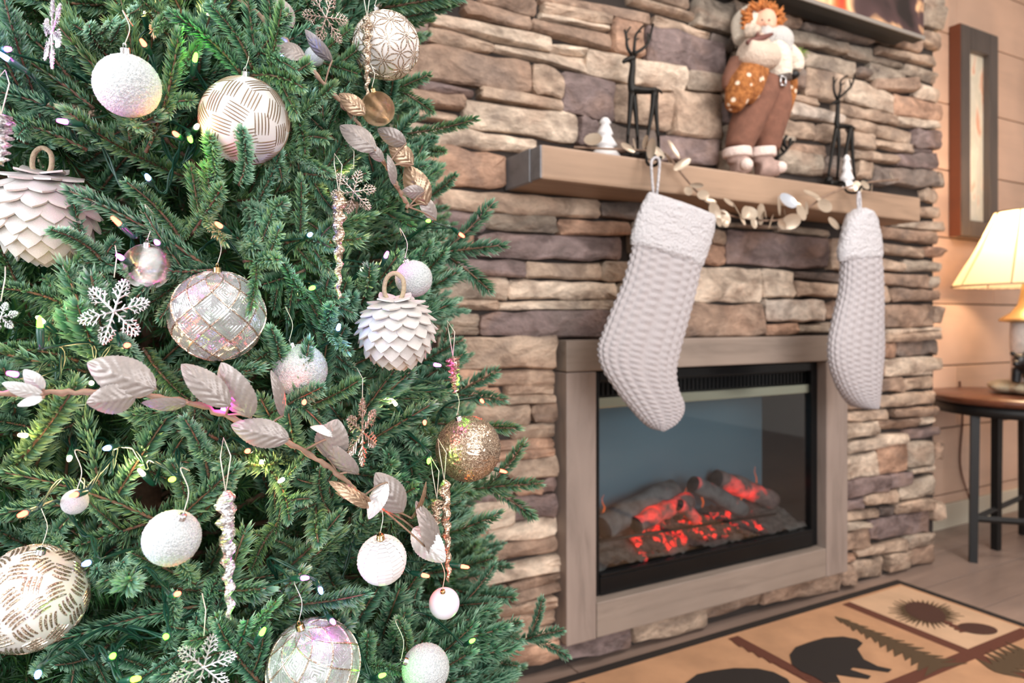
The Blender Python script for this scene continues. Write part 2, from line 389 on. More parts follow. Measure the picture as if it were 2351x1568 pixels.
M_['fireglass'] = glass_mat('firebox_glass', (0.86, 0.92, 0.94), 0.03, 0.06, 1.0)
M_['back_reflection'] = plain('firebox_back_reflection_tint', (112, 142, 156), 0.4, 0.3)  # blue-grey painted in place of the room's reflection in the glass
# ------------------------------------------------------------------ room shell
def struct(o): o['kind'] = 'structure'; return o
x0, x1, y0, y1, H = ROOM['x0'], ROOM['x1'], ROOM['y0'], ROOM['y1'], ROOM['h']
floor = struct(MB().box((x0, y0, -0.06), (x1, y1 + 0.05, -0.004)).build('floor', M_['mortar'], smooth=False))
rg = random.Random(5); y = y1; k = 0
while y > -1.45:
    x = -0.2 - rg.random() * 0.8
    while x < x1:
        l = 1.25
        MB().box((max(x, -0.5), y - 0.188, -0.012), (min(x + l - 0.003, x1), y - 0.002, rg.uniform(-0.0006, 0.0006)), 0.0015).build('plank', M_['floor'], floor, smooth=False)
        x += l
    y -= 0.19
MB().box((x0, y0, -0.012), (x1, y - 0.002, 0)).build('plain_boards', M_['floor'], floor, smooth=False)
MB().box((x0, y - 0.002, -0.012), (-0.5, y1, 0)).build('plain_boards', M_['floor'], floor, smooth=False)
struct(MB().box((x0, y0, H), (x1, y1 + 0.05, H + 0.06)).build('ceiling', M_['ceiling'], smooth=False))
wr = struct(MB().box((x0, y1 + 0.012, 0), (x1, y1 + 0.09, H)).build('wall_rear', M_['mortar'], smooth=False))
zs = [0.0, 0.15, 0.455, 0.74, 1.025, 1.33, 1.64, 1.945, 2.27, 2.55, H]
for i in range(len(zs) - 1):
    cuts = [x0, 0.9 + 0.5 * (i % 3), 3.02 + 0.31 * ((i * 2) % 3), x1]
    for a, b in zip(cuts, cuts[1:]):
        MB().box((a, y1, zs[i] + 0.0025), (b - 0.003, y1 + 0.02, zs[i + 1] - 0.0025), 0.004).build('plank', M_['pine'], wr, smooth=False)
struct(MB().box((2.78, y1 - 0.016, 0), (x1, y1, 0.11), 0.004).build('baseboard_rear', M_['base'], smooth=False))
struct(MB().box((x0, y1 - 0.016, 0), (0.3, y1, 0.11), 0.004).build('baseboard_rear_left', M_['base'], smooth=False))
wl = struct(MB().box((x0 - 0.06, y0, 0), (x0, y1 + 0.05, H)).build('wall_left', M_['wallpaint'], smooth=False))
struct(MB().box((x1, y0, 0), (x1 + 0.06, y1 + 0.05, H)).build('wall_right', M_['wallpaint'], smooth=False))
wb = struct(MB().box((x0, y0 - 0.06, 0), (x1, y0, H)).build('wall_back', M_['wallpaint'], smooth=False))
def window(name, c, ax, w_, h_):
    r = empty(name, c); struct(r)
    def bx(u0, u1, v0, v1, nm):
        if ax == 'y': a, b = (c[0] - 0.02, c[1] + u0, c[2] + v0), (c[0] + 0.025, c[1] + u1, c[2] + v1)
        else: a, b = (c[0] + u0, c[1] - 0.02, c[2] + v0), (c[0] + u1, c[1] + 0.025, c[2] + v1)
        MB().box(a, b, 0.006).build(nm, M_['white'], r, smooth=False)
    e = 0.09
    bx(-w_ / 2 - e, -w_ / 2, -h_ / 2 - e, h_ / 2 + e, 'casing'); bx(w_ / 2, w_ / 2 + e, -h_ / 2 - e, h_ / 2 + e, 'casing')
    bx(-w_ / 2, w_ / 2, h_ / 2, h_ / 2 + e, 'casing'); bx(-w_ / 2, w_ / 2, -h_ / 2 - e, -h_ / 2, 'sill')
window('window_1', (x0 + 0.02, -1.05, 1.45), 'y', 1.7, 1.6)
window('window_2', (0.3, y0 + 0.02, 1.5), 'x', 2.4, 1.7)

# ------------------------------------------------------------------ stone chimney wall
SX0, SX1, FX0, FX1, FZ0, FZ1 = 0.36, 2.76, 1.06, 2.04, 0.17, 0.83
chim = MB()
for a, b in (((SX0, 0.02, 0), (FX0, y1, H)), ((FX1, 0.02, 0), (SX1 - 0.02, y1, H)), ((FX0, 0.02, 0), (FX1, y1, FZ0)), ((FX0, 0.02, FZ1), (FX1, y1, H))): chim.box(a, b)
chim = struct(chim.build('wall_chimney', M_['mortar'], smooth=False)); chim['kind'] = 'structure'
PAL = dict(T=(180, 158, 138), L=(208, 190, 170), B=(156, 132, 114), P=(132, 115, 112), O=(184, 148, 124), G=(168, 154, 138), K=(122, 110, 102), D=(98, 88, 83), W=(200, 186, 172))
CROPS = {1: (900, 0, 3.357), 2: (1500, 0, 3.357), 3: (960, 400, 3.357), 4: (1560, 400, 3.357), 5: (900, 760, 1.96), 6: (1880, 850, 2.903), 7: (1100, 1200, 1.879)}
ST = {
1: """700 -80 -5 1140 -10 100 B;560 -15 85 1085 135 232 B;312 95 182 1235 285 390 L;292 185 305 800 335 390 T;100 120 308 285 172 308 P;-40 280 555 195 318 590 B;
200 318 595 1085 478 710 B;1095 480 712 1330 558 755 T;808 330 368 1520 438 555 L;1180 10 88 1700 112 182 T;1168 78 118 1692 180 228 L;1090 135 222 1700 268 378 B;1245 340 385 1510 368 425 L;
1160 -70 0 2010 95 180 B;1850 -40 5 2340 100 142 T;1712 135 395 1955 185 432 O;1515 375 558 2272 530 712 L;1335 550 848 1745 625 920 P;1752 625 925 2180 718 990 T;690 662 745 1320 770 850 T;
240 612 688 640 690 735 P;100 690 790 560 742 835 B;50 815 882 515 872 935 T;570 748 952 1452 890 1095 L;0 898 1062 1130 1078 1165 L;170 1092 1415 885 1195 1440 O;1450 895 1105 1600 930 1130 P;1700 945 1155 2050 1010 1180 K;
-200 330 420 -20 360 440 B;-160 600 700 80 630 690 K""",
2: """-40 190 452 560 335 592 P;15 700 985 170 720 990 T;275 530 670 560 592 702 G;165 690 1040 550 722 1062 T;60 1042 1232 520 1062 1265 P;20 110 190 440 252 300 T;330 -25 190 640 45 250 G;460 255 340 640 292 392 K;
1000 112 200 1150 150 215 B;1170 170 220 1700 285 335 K;1060 215 330 1500 332 410 G;1508 335 420 1700 372 470 G;1560 385 430 1950 478 510 G;1760 345 400 2190 425 510 T;1050 362 462 1570 485 590 G;1080 500 640 1180 522 690 K;
1190 515 720 1480 580 785 T;1490 585 770 1860 725 885 L;1580 520 572 1680 540 592 K;1690 475 600 1960 545 710 G;1965 485 550 2220 562 630 G;1730 605 690 2040 600 702 B;2040 622 740 2220 682 778 L;1880 712 880 2250 802 920 O;1910 892 960 2230 935 990 L;
1050 712 752 1300 742 812 T;1040 782 890 1470 882 950 W;1430 782 880 1900 882 962 T;1480 892 960 2020 1012 1110 T;950 892 1012 1270 952 1070 T;1280 952 1070 1425 972 1082 T;1530 1012 1130 1700 1042 1160 T;1705 1072 1112 2020 1112 1180 T;
2030 1002 1130 2210 1022 1140 P;2040 1132 1170 2170 1150 1182 P;950 1032 1072 1100 1046 1090 G;1070 1092 1150 1350 1122 1210 B;1000 1132 1310 1330 1192 1350 G;1340 1212 1350 1530 1240 1380 K;1550 1152 1222 1890 1202 1260 T;1580 1242 1370 1710 1262 1382 T;
1890 1182 1270 2210 1182 1300 P;1720 1282 1420 2210 1312 1440 K;2215 1330 1430 2270 1340 1440 G;2090 30 180 2260 62 222 G;2090 222 320 2240 252 372 T;2080 -40 22 2240 -10 52 G""",
3: """60 105 240 168 142 240 P;172 122 262 1410 200 338 T;1420 212 330 1740 232 350 K;140 262 420 540 292 430 P;560 297 420 1085 312 460 G;1100 352 460 1640 372 475 O;100 442 560 435 452 580 O;480 452 642 1560 495 660 P;-20 652 770 825 672 790 P;
845 678 790 1430 692 815 T;1440 678 812 1680 682 820 G;-20 792 950 700 802 970 G;715 818 960 1560 842 965 L;0 962 1032 640 978 1045 T;645 988 1042 1540 972 1045 L;0 1072 1160 490 1092 1180 G;0 1164 1222 480 1188 1240 G;490 1072 1240 1500 1052 1268 P;150 1262 1500 1062 1262 1500 T;
1560 1075 1240 1700 1075 1240 B;1570 850 960 1700 850 960 G""",
4: """1905 110 190 2010 114 222 T;1842 252 320 2025 252 330 T;1690 365 402 2080 372 440 G;1545 402 480 2000 452 540 B;1545 532 600 1895 572 640 T;1908 562 630 2050 572 636 O;1530 642 742 1740 682 752 T;1760 662 750 2050 682 745 G;1530 762 850 1945 782 880 B;1950 792 872 2030 792 880 G;
1530 852 980 1640 872 986 T;1660 882 980 2010 902 970 B;1550 1002 1182 1980 1012 1172 B;1990 1012 1140 2050 1022 1145 T;1610 1202 1240 2030 1182 1202 L;1540 1246 1300 2010 1212 1270 T;1540 1302 1420 1700 1302 1420 O;1710 1292 1410 2010 1272 1380 K;1600 1424 1550 2040 1412 1510 L;1480 1430 1568 1590 1430 1560 B;
250 432 530 360 442 540 T;200 545 690 372 552 695 O;378 422 695 1160 502 720 P;1172 502 722 1300 505 740 T;780 384 440 1180 432 482 G;130 718 985 650 732 990 L;656 738 945 895 740 938 L;910 752 790 1280 762 832 D;910 822 930 1300 862 950 T;672 962 1130 1120 972 1130 W;1135 980 1110 1260 982 1120 B;
20 1002 1250 648 1012 1240 B;655 1152 1240 935 1160 1230 O;945 1162 1220 1260 1145 1215 G;360 372 405 760 402 420 G""",
5: """100 182 270 430 186 266 O;436 182 250 742 176 246 T;525 250 290 740 248 286 T;515 293 330 740 290 326 T;300 272 345 505 266 336 O;150 347 440 625 335 420 T;635 337 405 744 326 405 B;550 432 490 745 415 480 T;470 506 546 735 487 525 O;470 549 588 735 529 566 O;520 582 660 744 567 650 T;
350 602 690 515 602 680 L;560 692 745 675 672 728 O;680 672 725 745 657 725 P;240 742 800 545 722 758 P;555 747 865 745 737 836 P;180 812 910 550 762 880 L;260 917 1060 445 892 1030 O;455 892 975 755 842 920 L;455 987 1050 755 926 995 B;405 1092 1150 762 1012 1075 L;300 1105 1150 395 1095 1145 B;
350 1162 1230 530 1150 1230 B;536 1142 1182 762 1090 1125 B;540 1186 1226 762 1130 1162 B;480 1252 1300 740 1192 1250 T;500 1304 1360 745 1262 1330 T;510 1370 1430 750 1340 1390 T""",
6: """450 0 42 780 -8 32 L;390 62 150 586 52 140 B;590 62 130 780 42 120 T;420 172 250 780 142 222 T;150 200 262 410 182 250 B;150 282 345 470 262 330 T;500 268 315 790 242 300 B;150 357 465 400 350 430 L;405 342 402 690 322 382 B;695 322 372 790 312 350 L;190 492 560 590 415 480 L;600 402 470 820 382 430 P;145 577 740 410 542 702 L;414 512 700 596 482 670 O;
600 482 650 770 472 630 G;640 662 690 790 642 685 L;155 747 865 478 702 800 P;482 700 790 640 682 760 P;550 782 870 775 702 830 G;310 842 900 545 800 890 T;150 882 960 320 852 918 P;520 892 960 770 852 930 T;150 962 1010 430 930 985 T;436 920 982 520 908 970 D;150 1012 1072 350 1020 1048 G;370 1012 1140 760 942 1080 P;160 1082 1200 360 1062 1190 B;
280 1202 1250 590 1132 1200 T;605 1112 1190 780 1082 1165 G;150 1242 1300 275 1232 1280 O;250 1292 1400 450 1252 1380 T;150 1312 1440 245 1302 1425 B;480 1232 1350 620 1202 1320 T;625 1202 1315 780 1172 1285 B""",
7: """130 550 655 345 502 592 O;352 500 590 650 447 542 P;665 432 522 980 362 450 T;986 362 420 1215 302 350 B;1225 292 360 1560 212 290 B;-60 595 690 120 558 650 B""",
}
rs = np.random.default_rng(11)
GX, GZ, GS = 0.34, 0.0, 0.01
occ = np.zeros((int(2.6 / GS), int(H / GS)), dtype=bool)   # traced area, 1 cm cells
def occupy(q):
    xs = [p[0] for p in q]; 
    for i in range(max(0, int((min(xs) - GX) / GS)), min(occ.shape[0], int((max(xs) - GX) / GS) + 1)):
        u = np.clip((GX + (i + .5) * GS - q[0][0]) / (q[1][0] - q[0][0] + 1e-6), 0, 1)
        t = q[0][1] + (q[1][1] - q[0][1]) * u; b = q[3][1] + (q[2][1] - q[3][1]) * u
        occ[i, max(0, int(b / GS)):max(0, int(t / GS) + 1)] = True
def stone(q, rgb, side=False):
    """q: four wall points tl, tr, br, bl as (x, z); a split-faced stone standing out of the mortar"""
    q = np.array(q); w_ = q[1, 0] - q[0, 0]; h_ = abs(q[0, 1] - q[3, 1])
    if w_ < 0.012 or h_ < 0.008: return
    nx = int(np.clip(w_ / 0.05, 3, 9)); out = []
    def pt(u, v): return (q[0] * (1 - u) + q[1] * u) * (1 - v) + (q[3] * (1 - u) + q[2] * u) * v
    rad = min(0.008, 0.2 * h_); jit = min(0.0036, 0.06 * h_)
    us = np.linspace(0, 1, nx + 1); cr = rad / w_; cv = rad / h_
    loop = [(u, 0) for u in np.concatenate([[cr], us[1:-1], [1 - cr]])] + [(1, cv), (1, .5), (1, 1 - cv)] + [(u, 1) for u in np.concatenate([[1 - cr], us[1:-1][::-1], [cr]])] + [(0, 1 - cv), (0, .5), (0, cv)]
    n = len(loop); c = pt(.5, .5); d0 = rs.uniform(0.010, 0.032); tilt = rs.normal(0, 0.006, 2)
    P = np.array([pt(u, v) for u, v in loop]) + rs.normal(0, jit, (n, 2)) * 0.8
    V = [(p[0], 0.03, p[1]) for p in P]
    yf = lambda u, v: -d0 + 0.012 + tilt[0] * (u - .5) + tilt[1] * (v - .5)
    V += [(p[0], yf(u, v) + 0.006 + rs.normal(0, .0012), p[1]) for p, (u, v) in zip(P, loop)]
    ins = np.array([min(0.0055, 0.14 * h_)] * 2)
    for p, (u, v) in zip(P, loop):
        r = p - c; r = p - np.clip(r, -ins, ins); V.append((r[0], yf(u, v) + rs.normal(0, 0.002), r[1]))
    m = len(us) - 1; mid = []
    for u in us[1:-1]:
        p = pt(u, .5 + rs.normal(0, .06)); mid.append(len(V)); V.append((p[0], yf(u, .5) - abs(rs.normal(0.002, 0.003)), p[1]))
    F = []
    for r in (0, 1):
        for k in range(n): F.append((r * n + k, r * n + (k + 1) % n, (r + 1) * n + (k + 1) % n, (r + 1) * n + k))
    b = 2 * n; T_ = nx + 1; top = [b + k for k in range(T_)]; right = [b + T_ + k for k in range(3)]; bot = [b + T_ + 3 + k for k in range(T_)][::-1]; left = [b + 2 * T_ + 3 + k for k in range(3)]
    for k in range(nx):
        a0 = mid[k - 1] if k > 0 else None; a1 = mid[k] if k < nx - 1 else None
        if a0 is None:
            F += [(top[0], top[1], a1), (bot[1], bot[0], a1), (bot[0], left[0], a1), (left[0], left[1], a1), (left[1], left[2], a1), (left[2], top[0], a1)]
        elif a1 is None:
            F += [(top[k], top[k + 1], a0), (bot[k + 1], bot[k], a0), (top[k + 1], right[0], a0), (right[0], right[1], a0), (right[1], right[2], a0), (right[2], bot[k + 1], a0)]
        else: F += [(top[k], top[k + 1], a1, a0), (a0, a1, bot[k + 1], bot[k])]
    F = [f[::-1] for f in F]
    if side: V = [(SX0 - .01 + v[1], -v[0], v[2]) for v in V]   # turned round the corner, on the chimney's left flank
    me = mesh('stone', V, F, M_['stone'])
    me.set_sharp_from_angle(angle=R(38))
    o = put('stone', me, chim); j = rs.uniform(0.9, 1.12)
    o.color = tuple(x * j for x in lin(rgb)) + (1,)
    if not side: occupy(q)
for ci, txt in ST.items():
    ox, oy, s = CROPS[ci]
    for line in txt.replace('\n', '').split(';'):
        f = line.split(); a, b, c, d, e, g = map(float, f[:6])
        tl, bl, tr, br = (onY(ox + u / s, oy + v / s, -0.012) for u, v in ((a, b), (a, c), (d, e), (d, g)))
        q = [(p[0], min(H - .02, max(0.0, p[2]))) for p in (tl, tr, br, bl)]
        q = [(min(x, SX1 + 0.012), z) for x, z in q]
        q = [(q[0][0] - .002, q[0][1] + .002), (q[1][0] + .002, q[1][1] + .002), (q[2][0] + .002, q[2][1] - .001), (q[3][0] - .002, q[3][1] - .001)]
        stone(q, PAL[f[6]])
# the courses hidden behind the tree, the figure and the television, and up to the ceiling
gx = lambda v: int((v - GX) / GS)
occ[gx(0.985):gx(2.135), 0:90] = True; occ[gx(0.985):gx(2.135), 0:8] |= False; occ[gx(0.85):gx(2.33), 129:137] = True
z = 0.0
while z < 2.2:
    h_ = rs.uniform(0.06, 0.10); iz0, iz1 = int(z / GS), max(int(z / GS) + 3, int((z + h_) / GS)); i = 2
    while i < occ.shape[0] - 18:
        L_ = int(rs.uniform(20, 44)); j = i
        while j < min(i + L_, gx(SX1)) and occ[j, iz0:iz1].mean() < 0.25: j += 1
        if j - i >= 6:
            xa, xb = GX + i * GS, GX + j * GS - 0.006
            stone([(xa, z + h_ - .006), (xb, z + h_ - .006), (xb, z), (xa, z)], PAL[rs.choice(list('TBBGPOT'))]); i = j
        else: i = j + 1
    z += h_
z = 0.02
while z < 2.3:
    h_ = rs.uniform(.07, .12); xm = -rs.uniform(.09, .17)
    for xa, xb in ((-.245, xm - .004), (xm + .004, -.01)) if rs.random() < .4 else ((-.245, -.01),): stone([(xa, z + h_ - .006), (xb, z + h_ - .006), (xb, z), (xa, z)], PAL[rs.choice(list('TBGPO'))], True)
    z += h_
N_STONES = len([o for o in bpy.data.objects if o.name.startswith('stone')]); print('stones', N_STONES)

# ------------------------------------------------------------------ mantel and firebox
me_ = empty('mantel_shelf', (1.585, -0.08, 1.288), 'weathered brown wooden beam shelf fixed across the stone chimney', 'mantel')
MB().box((0.832, -0.168, 1.288), (2.345, 0.015, 1.371), 0.007).build('beam', M_['mantel'], me_, smooth=False)
MB().box((0.826, -0.118, 1.2885), (0.84, 0.01, 1.3705), 0.002).box((0.829, -0.166, 1.29), (0.84, -0.1185, 1.369), 0.002).build('daylight_end_cap', M_['mantel_end'], me_, smooth=False, label='beam end with cool daylight put into its grey colour')  # thin caps added to carry the painted daylight grey
su = empty('fireplace_surround', (1.55, -0.02, 0.08), 'grey-brown wooden board surround framing the electric fire', 'surround')
MB().box((0.982, -0.045, 0.812), (2.132, 0.03, 0.897), 0.004).build('top_rail', M_['surround'], su, smooth=False)
MB().box((0.982, -0.045, 0.083), (1.078, 0.03, 0.810), 0.004).build('stile', M_['surround_v'], su, smooth=False)
MB().box((2.022, -0.045, 0.083), (2.132, 0.03, 0.810), 0.004).build('stile', M_['surround_v'], su, smooth=False)
MB().box((1.080, -0.045, 0.085), (2.020, 0.03, 0.181), 0.004).build('bottom_rail', M_['surround'], su, smooth=False)
fi = empty('electric_fireplace', (1.55, 0.0, 0.182), 'black glass-fronted electric fireplace with glowing logs below the mantel', 'fireplace')
a, b, c, d = 1.082, 2.018, 0.184, 0.808
fr = MB(); e = 0.03
fr.box((a, -0.012, c), (a + e, 0.02, d), .003).box((b - e, -0.012, c), (b, 0.02, d), .003).box((a + e, -0.012, d - e), (b - e, 0.02, d), .003).box((a + e, -0.016, c), (b - e, 0.02, c + 0.05), .003)
fr.build('frame', M_['satinblack'], fi, smooth=False)
MB().box((a + e, -0.019, c + 0.052), (b - e, 0.0, c + 0.06), .002).build('trim_strip', M_['satinblack'], fi, smooth=False)
zt = d - e
vp = MB().box((a + e, 0.012, zt - 0.045), (b - e, 0.03, zt)).build('vent_panel', M_['black'], fi, smooth=False)
for k in range(52):
    xx = a + e + 0.02 + k * 0.0168
    MB().box((xx, 0.004, zt - 0.041), (xx + 0.006, 0.014, zt - 0.006)).build('slat', M_['satinblack'], vp, smooth=False)
MB().box((a + e, -0.004, zt - 0.075), (b - e, 0.016, zt - 0.046), .002).build('trim_strip', M_['steel'], fi, smooth=False)
bx = MB(); A0, B0, C0_, D0 = a + e, b - e, c + 0.055, zt - 0.076; yb = 0.20
bx.add([(A0, 0.02, C0_), (A0, 0.02, D0), (A0, yb, D0), (A0, yb, C0_)], [(0, 1, 2, 3)]).add([(B0, 0.02, C0_), (B0, 0.02, D0), (B0, yb, D0), (B0, yb, C0_)], [(3, 2, 1, 0)])
bx.add([(A0, 0.02, D0), (B0, 0.02, D0), (B0, yb, D0), (A0, yb, D0)], [(0, 1, 2, 3)])
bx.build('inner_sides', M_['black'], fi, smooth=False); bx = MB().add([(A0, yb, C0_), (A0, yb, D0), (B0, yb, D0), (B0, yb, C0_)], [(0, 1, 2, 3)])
bx.build('back_panel', M_['back_reflection'], fi, smooth=False)
MB().add([(A0, 0.0, C0_), (B0, 0.0, C0_), (B0, 0.0, D0), (A0, 0.0, D0)], [(0, 1, 2, 3)]).build('glass_pane', M_['fireglass'], fi, smooth=False)
# ash and ember bed: uneven lumps over a floor tray
def lumpy(xa, xb, ya, yb_, zf, nx, ny, amp, name, mat):
    V = []; r = np.random.default_rng(nx)
    for j in range(ny + 1):
        for i in range(nx + 1): V.append((xa + (xb - xa) * i / nx, ya + (yb_ - ya) * j / ny, zf(i / nx, j / ny) + amp * r.random()))
    F = [(j * (nx + 1) + i, j * (nx + 1) + i + 1, (j + 1) * (nx + 1) + i + 1, (j + 1) * (nx + 1) + i) for j in range(ny) for i in range(nx)]
    return put(name, mesh(name, V, F, mat), fi)
lumpy(A0, B0, 0.005, yb, lambda u, v: C0_ + 0.004 + 0.05 * v, 60, 14, 0.016, 'ash_bed', M_['ash'])
lumpy(A0 + 0.17, A0 + 0.70, 0.012, 0.085, lambda u, v: C0_ + 0.018 + 0.055 * v - 0.02 * abs(2 * u - 1) ** 3, 60, 8, 0.02, 'ember_bed', M_['ember'])
def fl(px, py, Y): return onY(px, py, Y)
for p0, p1, r0, r1, m, Y0, Y1 in (((1385, 1212), (1545, 1122), .038, .034, 'log', .09, .13), ((1462, 1205), (1580, 1150), .026, .028, 'logr', .05, .09), ((1592, 1112), (1705, 1172), .028, .026, 'log', .07, .06), ((1645, 1100), (1775, 1150), .033, .032, 'logr', .14, .12), ((1560, 1160), (1600, 1195), .020, .018, 'logr', .05, .045)):
    q0, q1 = fl(*p0, Y0), fl(*p1, Y1); P = spline([q0, (q0 * .6 + q1 * .4) + np.array((0, 0, .006)), q1], 12)
    rr = np.random.default_rng(int(p0[0])); l = MB().tube(P, np.linspace(r0, r1, 12) * (1 + rr.normal(0, .05, 12)), 14).build('log', M_[m], fi)
    k = nrm(q1 - q0) * 0.004; MB().tube([q0 - k, q0 + k], r0 * .93, 14).build('charred_end', M_['char'], l)
MB().tube([fl(1370, 1243, .03), fl(1780, 1180, .03)], 0.005, 8).build('grate_bar', M_['black'], fi)
for k, (px, py, h_) in enumerate(((1612, 1165, 70), (1650, 1160, 85), (1735, 1150, 80), (1385, 1195, 60), (1575, 1165, 50), (1700, 1160, 55), (1450, 1190, 40))):
    q = fl(px, py, .15); t = fl(px + 4, py - h_, .15); hh = t[2] - q[2]
    P = [q + np.array((0.006 * math.sin(i * 1.7 + k), 0, hh * i / 6)) for i in range(7)]
    MB().tube(P, [.002, .0032, .003, .0024, .0016, .001, .0004], 6).build('flame', M_['flame'], fi)

# ------------------------------------------------------------------ television
tv = empty('television', (1.75, -0.06, 1.95), 'black flat television hung on the stone chimney above the mantel', 'television')
TX0, TX1, TZ0 = 1.12, 2.436, 1.945
MB().box((TX0, -0.125, TZ0), (TX1, -0.085, 2.69), .004).build('housing', M_['black'], tv, smooth=False)
MB().box((TX0 + .1, -0.085, TZ0 + .01), (TX1 - .02, -0.02, 2.5), .012).build('rear_body', M_['black'], tv, smooth=False)
MB().box((TX0, -0.130, TZ0), (TX1, -0.124, TZ0 + .013), .001).build('bezel', M_['screenframe'], tv, smooth=False)
MB().box((TX0 + .008, -0.128, TZ0 + .0145), (TX1 - .006, -0.1255, 2.68)).build('screen', M_['screen'], tv, smooth=False)
MB().box((1.4, -0.02, 2.0), (2.0, 0.03, 2.3), .004).build('wall_bracket', M_['black'], tv, smooth=False)
# ------------------------------------------------------------------ things on and under the mantel
MT = 1.371
def PY(Y): return lambda px, py, dy=0.0: onY(px, py, Y + dy)
def edge_surface(name, Ledge, Redge, Y, thick, mat, parent, rows, ring, disp=None, back=1.0, label=None):
    """closed soft bag between two traced edges, bulging to both sides"""
    L = spline([onY(*p, Y) for p in Ledge], rows); Rr = spline([onY(*p, Y) for p in Redge], rows); V = []
    for j in range(rows):
        v = j / (rows - 1); c = (L[j] + Rr[j]) / 2; hw = (Rr[j] - L[j]) / 2
        pr = min(1.0, 0.45 + 2.2 * min(v, 1 - v) ** 0.6) if rows > 3 else 1
        wl = np.linalg.norm(hw)
        th = min(thick * pr, max(wl * 1.0, thick * .3))
        for k in range(ring):
            a = 2 * math.pi * k / ring; cs, sn = -math.cos(a), -math.sin(a)
            ex = math.copysign(abs(cs) ** 0.8, cs); n = disp(k / ring, v) if disp else 0.0
            p = c + hw * ex * (1 + n / max(wl, 0.01)); p = p + np.array((0, (th + n) * (sn if sn < 0 else sn * back), 0)); V.append(p)
    F = [(i * ring + k, i * ring + (k + 1) % ring, (i + 1) * ring + (k + 1) % ring, (i + 1) * ring + k) for i in range(rows - 1) for k in range(ring)]
    F += [tuple(range(ring))[::-1], tuple((rows - 1) * ring + k for k in range(ring))]
    return put(name, mesh(name, V, F, mat), parent, label=label)
def knitd(cols, rws, amp):
    return lambda u, v: amp * (abs(math.sin(math.pi * u * cols)) ** .6) * (abs(math.sin(math.pi * (v * rws + .5 * (int(u * cols) % 2)))) ** .6)
rp = random.Random(3)
plushd = lambda u, v: 0.0008 * math.sin(u * 31 + 9 * math.sin(v * 7)) + rp.uniform(-.0016, .0016)
def hook(root_loc, px, py, label):
    q = onY(px, py, -0.235)
    h = empty('stocking_holder', (q[0], -0.10, MT), label, 'stocking holder')
    MB().box((q[0] - .03, -.165, MT + .001), (q[0] + .03, -.05, MT + .018), .006).build('base', M_['iron'], h)
    P = [(q[0], -.16, MT + .012), (q[0], -.185, MT + .008), (q[0], -.192, MT - .02), (q[0], -.225, MT - .03), (q[0], -.245, MT - .012)]
    MB().tube(spline(P, 12), .004, 8).build('hook', M_['iron'], h)
    MB().ball((q[0], -.13, MT + .025), .014, 10, 7).build('finial', M_['iron'], h); return h
hook(None, 1512, 340, 'black iron stocking holder on the mantel above the nearer stocking')
hook(None, 1972, 400, 'black iron stocking holder on the mantel above the farther stocking')
def stocking(loc, label, body, cuff, loop, Y, thk, cols):
    st = empty('christmas_stocking', onY(*loc, Y), label, 'stocking', 'stockings hung from the mantel')
    edge_surface('knit_body', body[0], body[1], Y, thk[0], M_['knit'], st, 130, 112, knitd(cols, 32, .0085))
    edge_surface('plush_cuff', cuff[0], cuff[1], Y, thk[1], M_['plush'], st, 36, 72, plushd)
    P = [onY(*p, Y) for p in loop]; MB().tube(spline(P, 20), .0035, 8).build('hanging_loop', M_['plush'], st)
stocking((1500, 440), 'white knitted stocking with broad plush cuff, nearer one, hanging before the glass',
    ([(1464, 540), (1452, 590), (1435, 650), (1412, 705), (1390, 762), (1378, 803), (1388, 848), (1420, 898), (1454, 940), (1482, 970), (1504, 986)],
     [(1612, 570), (1603, 620), (1590, 680), (1574, 740), (1558, 800), (1548, 850), (1553, 892), (1565, 925), (1562, 950), (1545, 972), (1516, 989)]),
    ([(1490, 441), (1474, 470), (1460, 505), (1450, 540), (1449, 562)], [(1640, 494), (1640, 520), (1632, 553), (1621, 588), (1608, 620)]),
    [(1500, 446), (1497, 410), (1495, 375), (1500, 364), (1508, 362), (1514, 370), (1512, 405), (1508, 446)], -.245, (.017, .027), 20)
stocking((1972, 480), 'white knitted stocking seen edge-on, farther one, hanging right of the firebox',
    ([(1940, 555), (1939, 610), (1934, 670), (1921, 725), (1909, 785), (1911, 835), (1926, 880), (1945, 912), (1966, 932), (1982, 938)],
     [(2012, 560), (2016, 620), (2019, 680), (2020, 740), (2022, 800), (2018, 850), (2013, 890), (2008, 918), (2002, 934), (1994, 938)]),
    ([(1966, 479), (1948, 505), (1937, 540), (1929, 575), (1929, 600)], [(1984, 479), (2003, 505), (2014, 540), (2019, 575), (2018, 600)]),
    [(1972, 484), (1969, 462), (1972, 440), (1975, 462), (1976, 484)], -.26, (.030, .036), 22)

# ceramic trees
def ctree(px, pyb, Y, h, label, r):
    q = onY(px, pyb, Y); t = empty('ceramic_tree', (q[0], Y, MT), label, 'ornament')
    prof = [(0, 0), (r * .9, 0), (r, h * .06)]
    for k in range(3):
        z0 = h * (.06 + .26 * k); f = 1 - .24 * k; prof += [(r * f, z0 + h * .02), (r * f * .9, z0 + h * .07), (r * f * .5, z0 + h * .25)]
    prof += [(r * .4, h * .86), (r * .2, h * .97), (0, h)]
    MB().lathe(prof, (q[0], Y, MT), 24).build('tree_body', M_['ceramic'], t); return t
ctree(1389, 340, -.10, .115, 'small white ceramic fir tree at the left end of the mantel', 0.042)
ctree(1944, 412, -.11, .125, 'small white ceramic cone tree between the legs of the farther reindeer', .03)

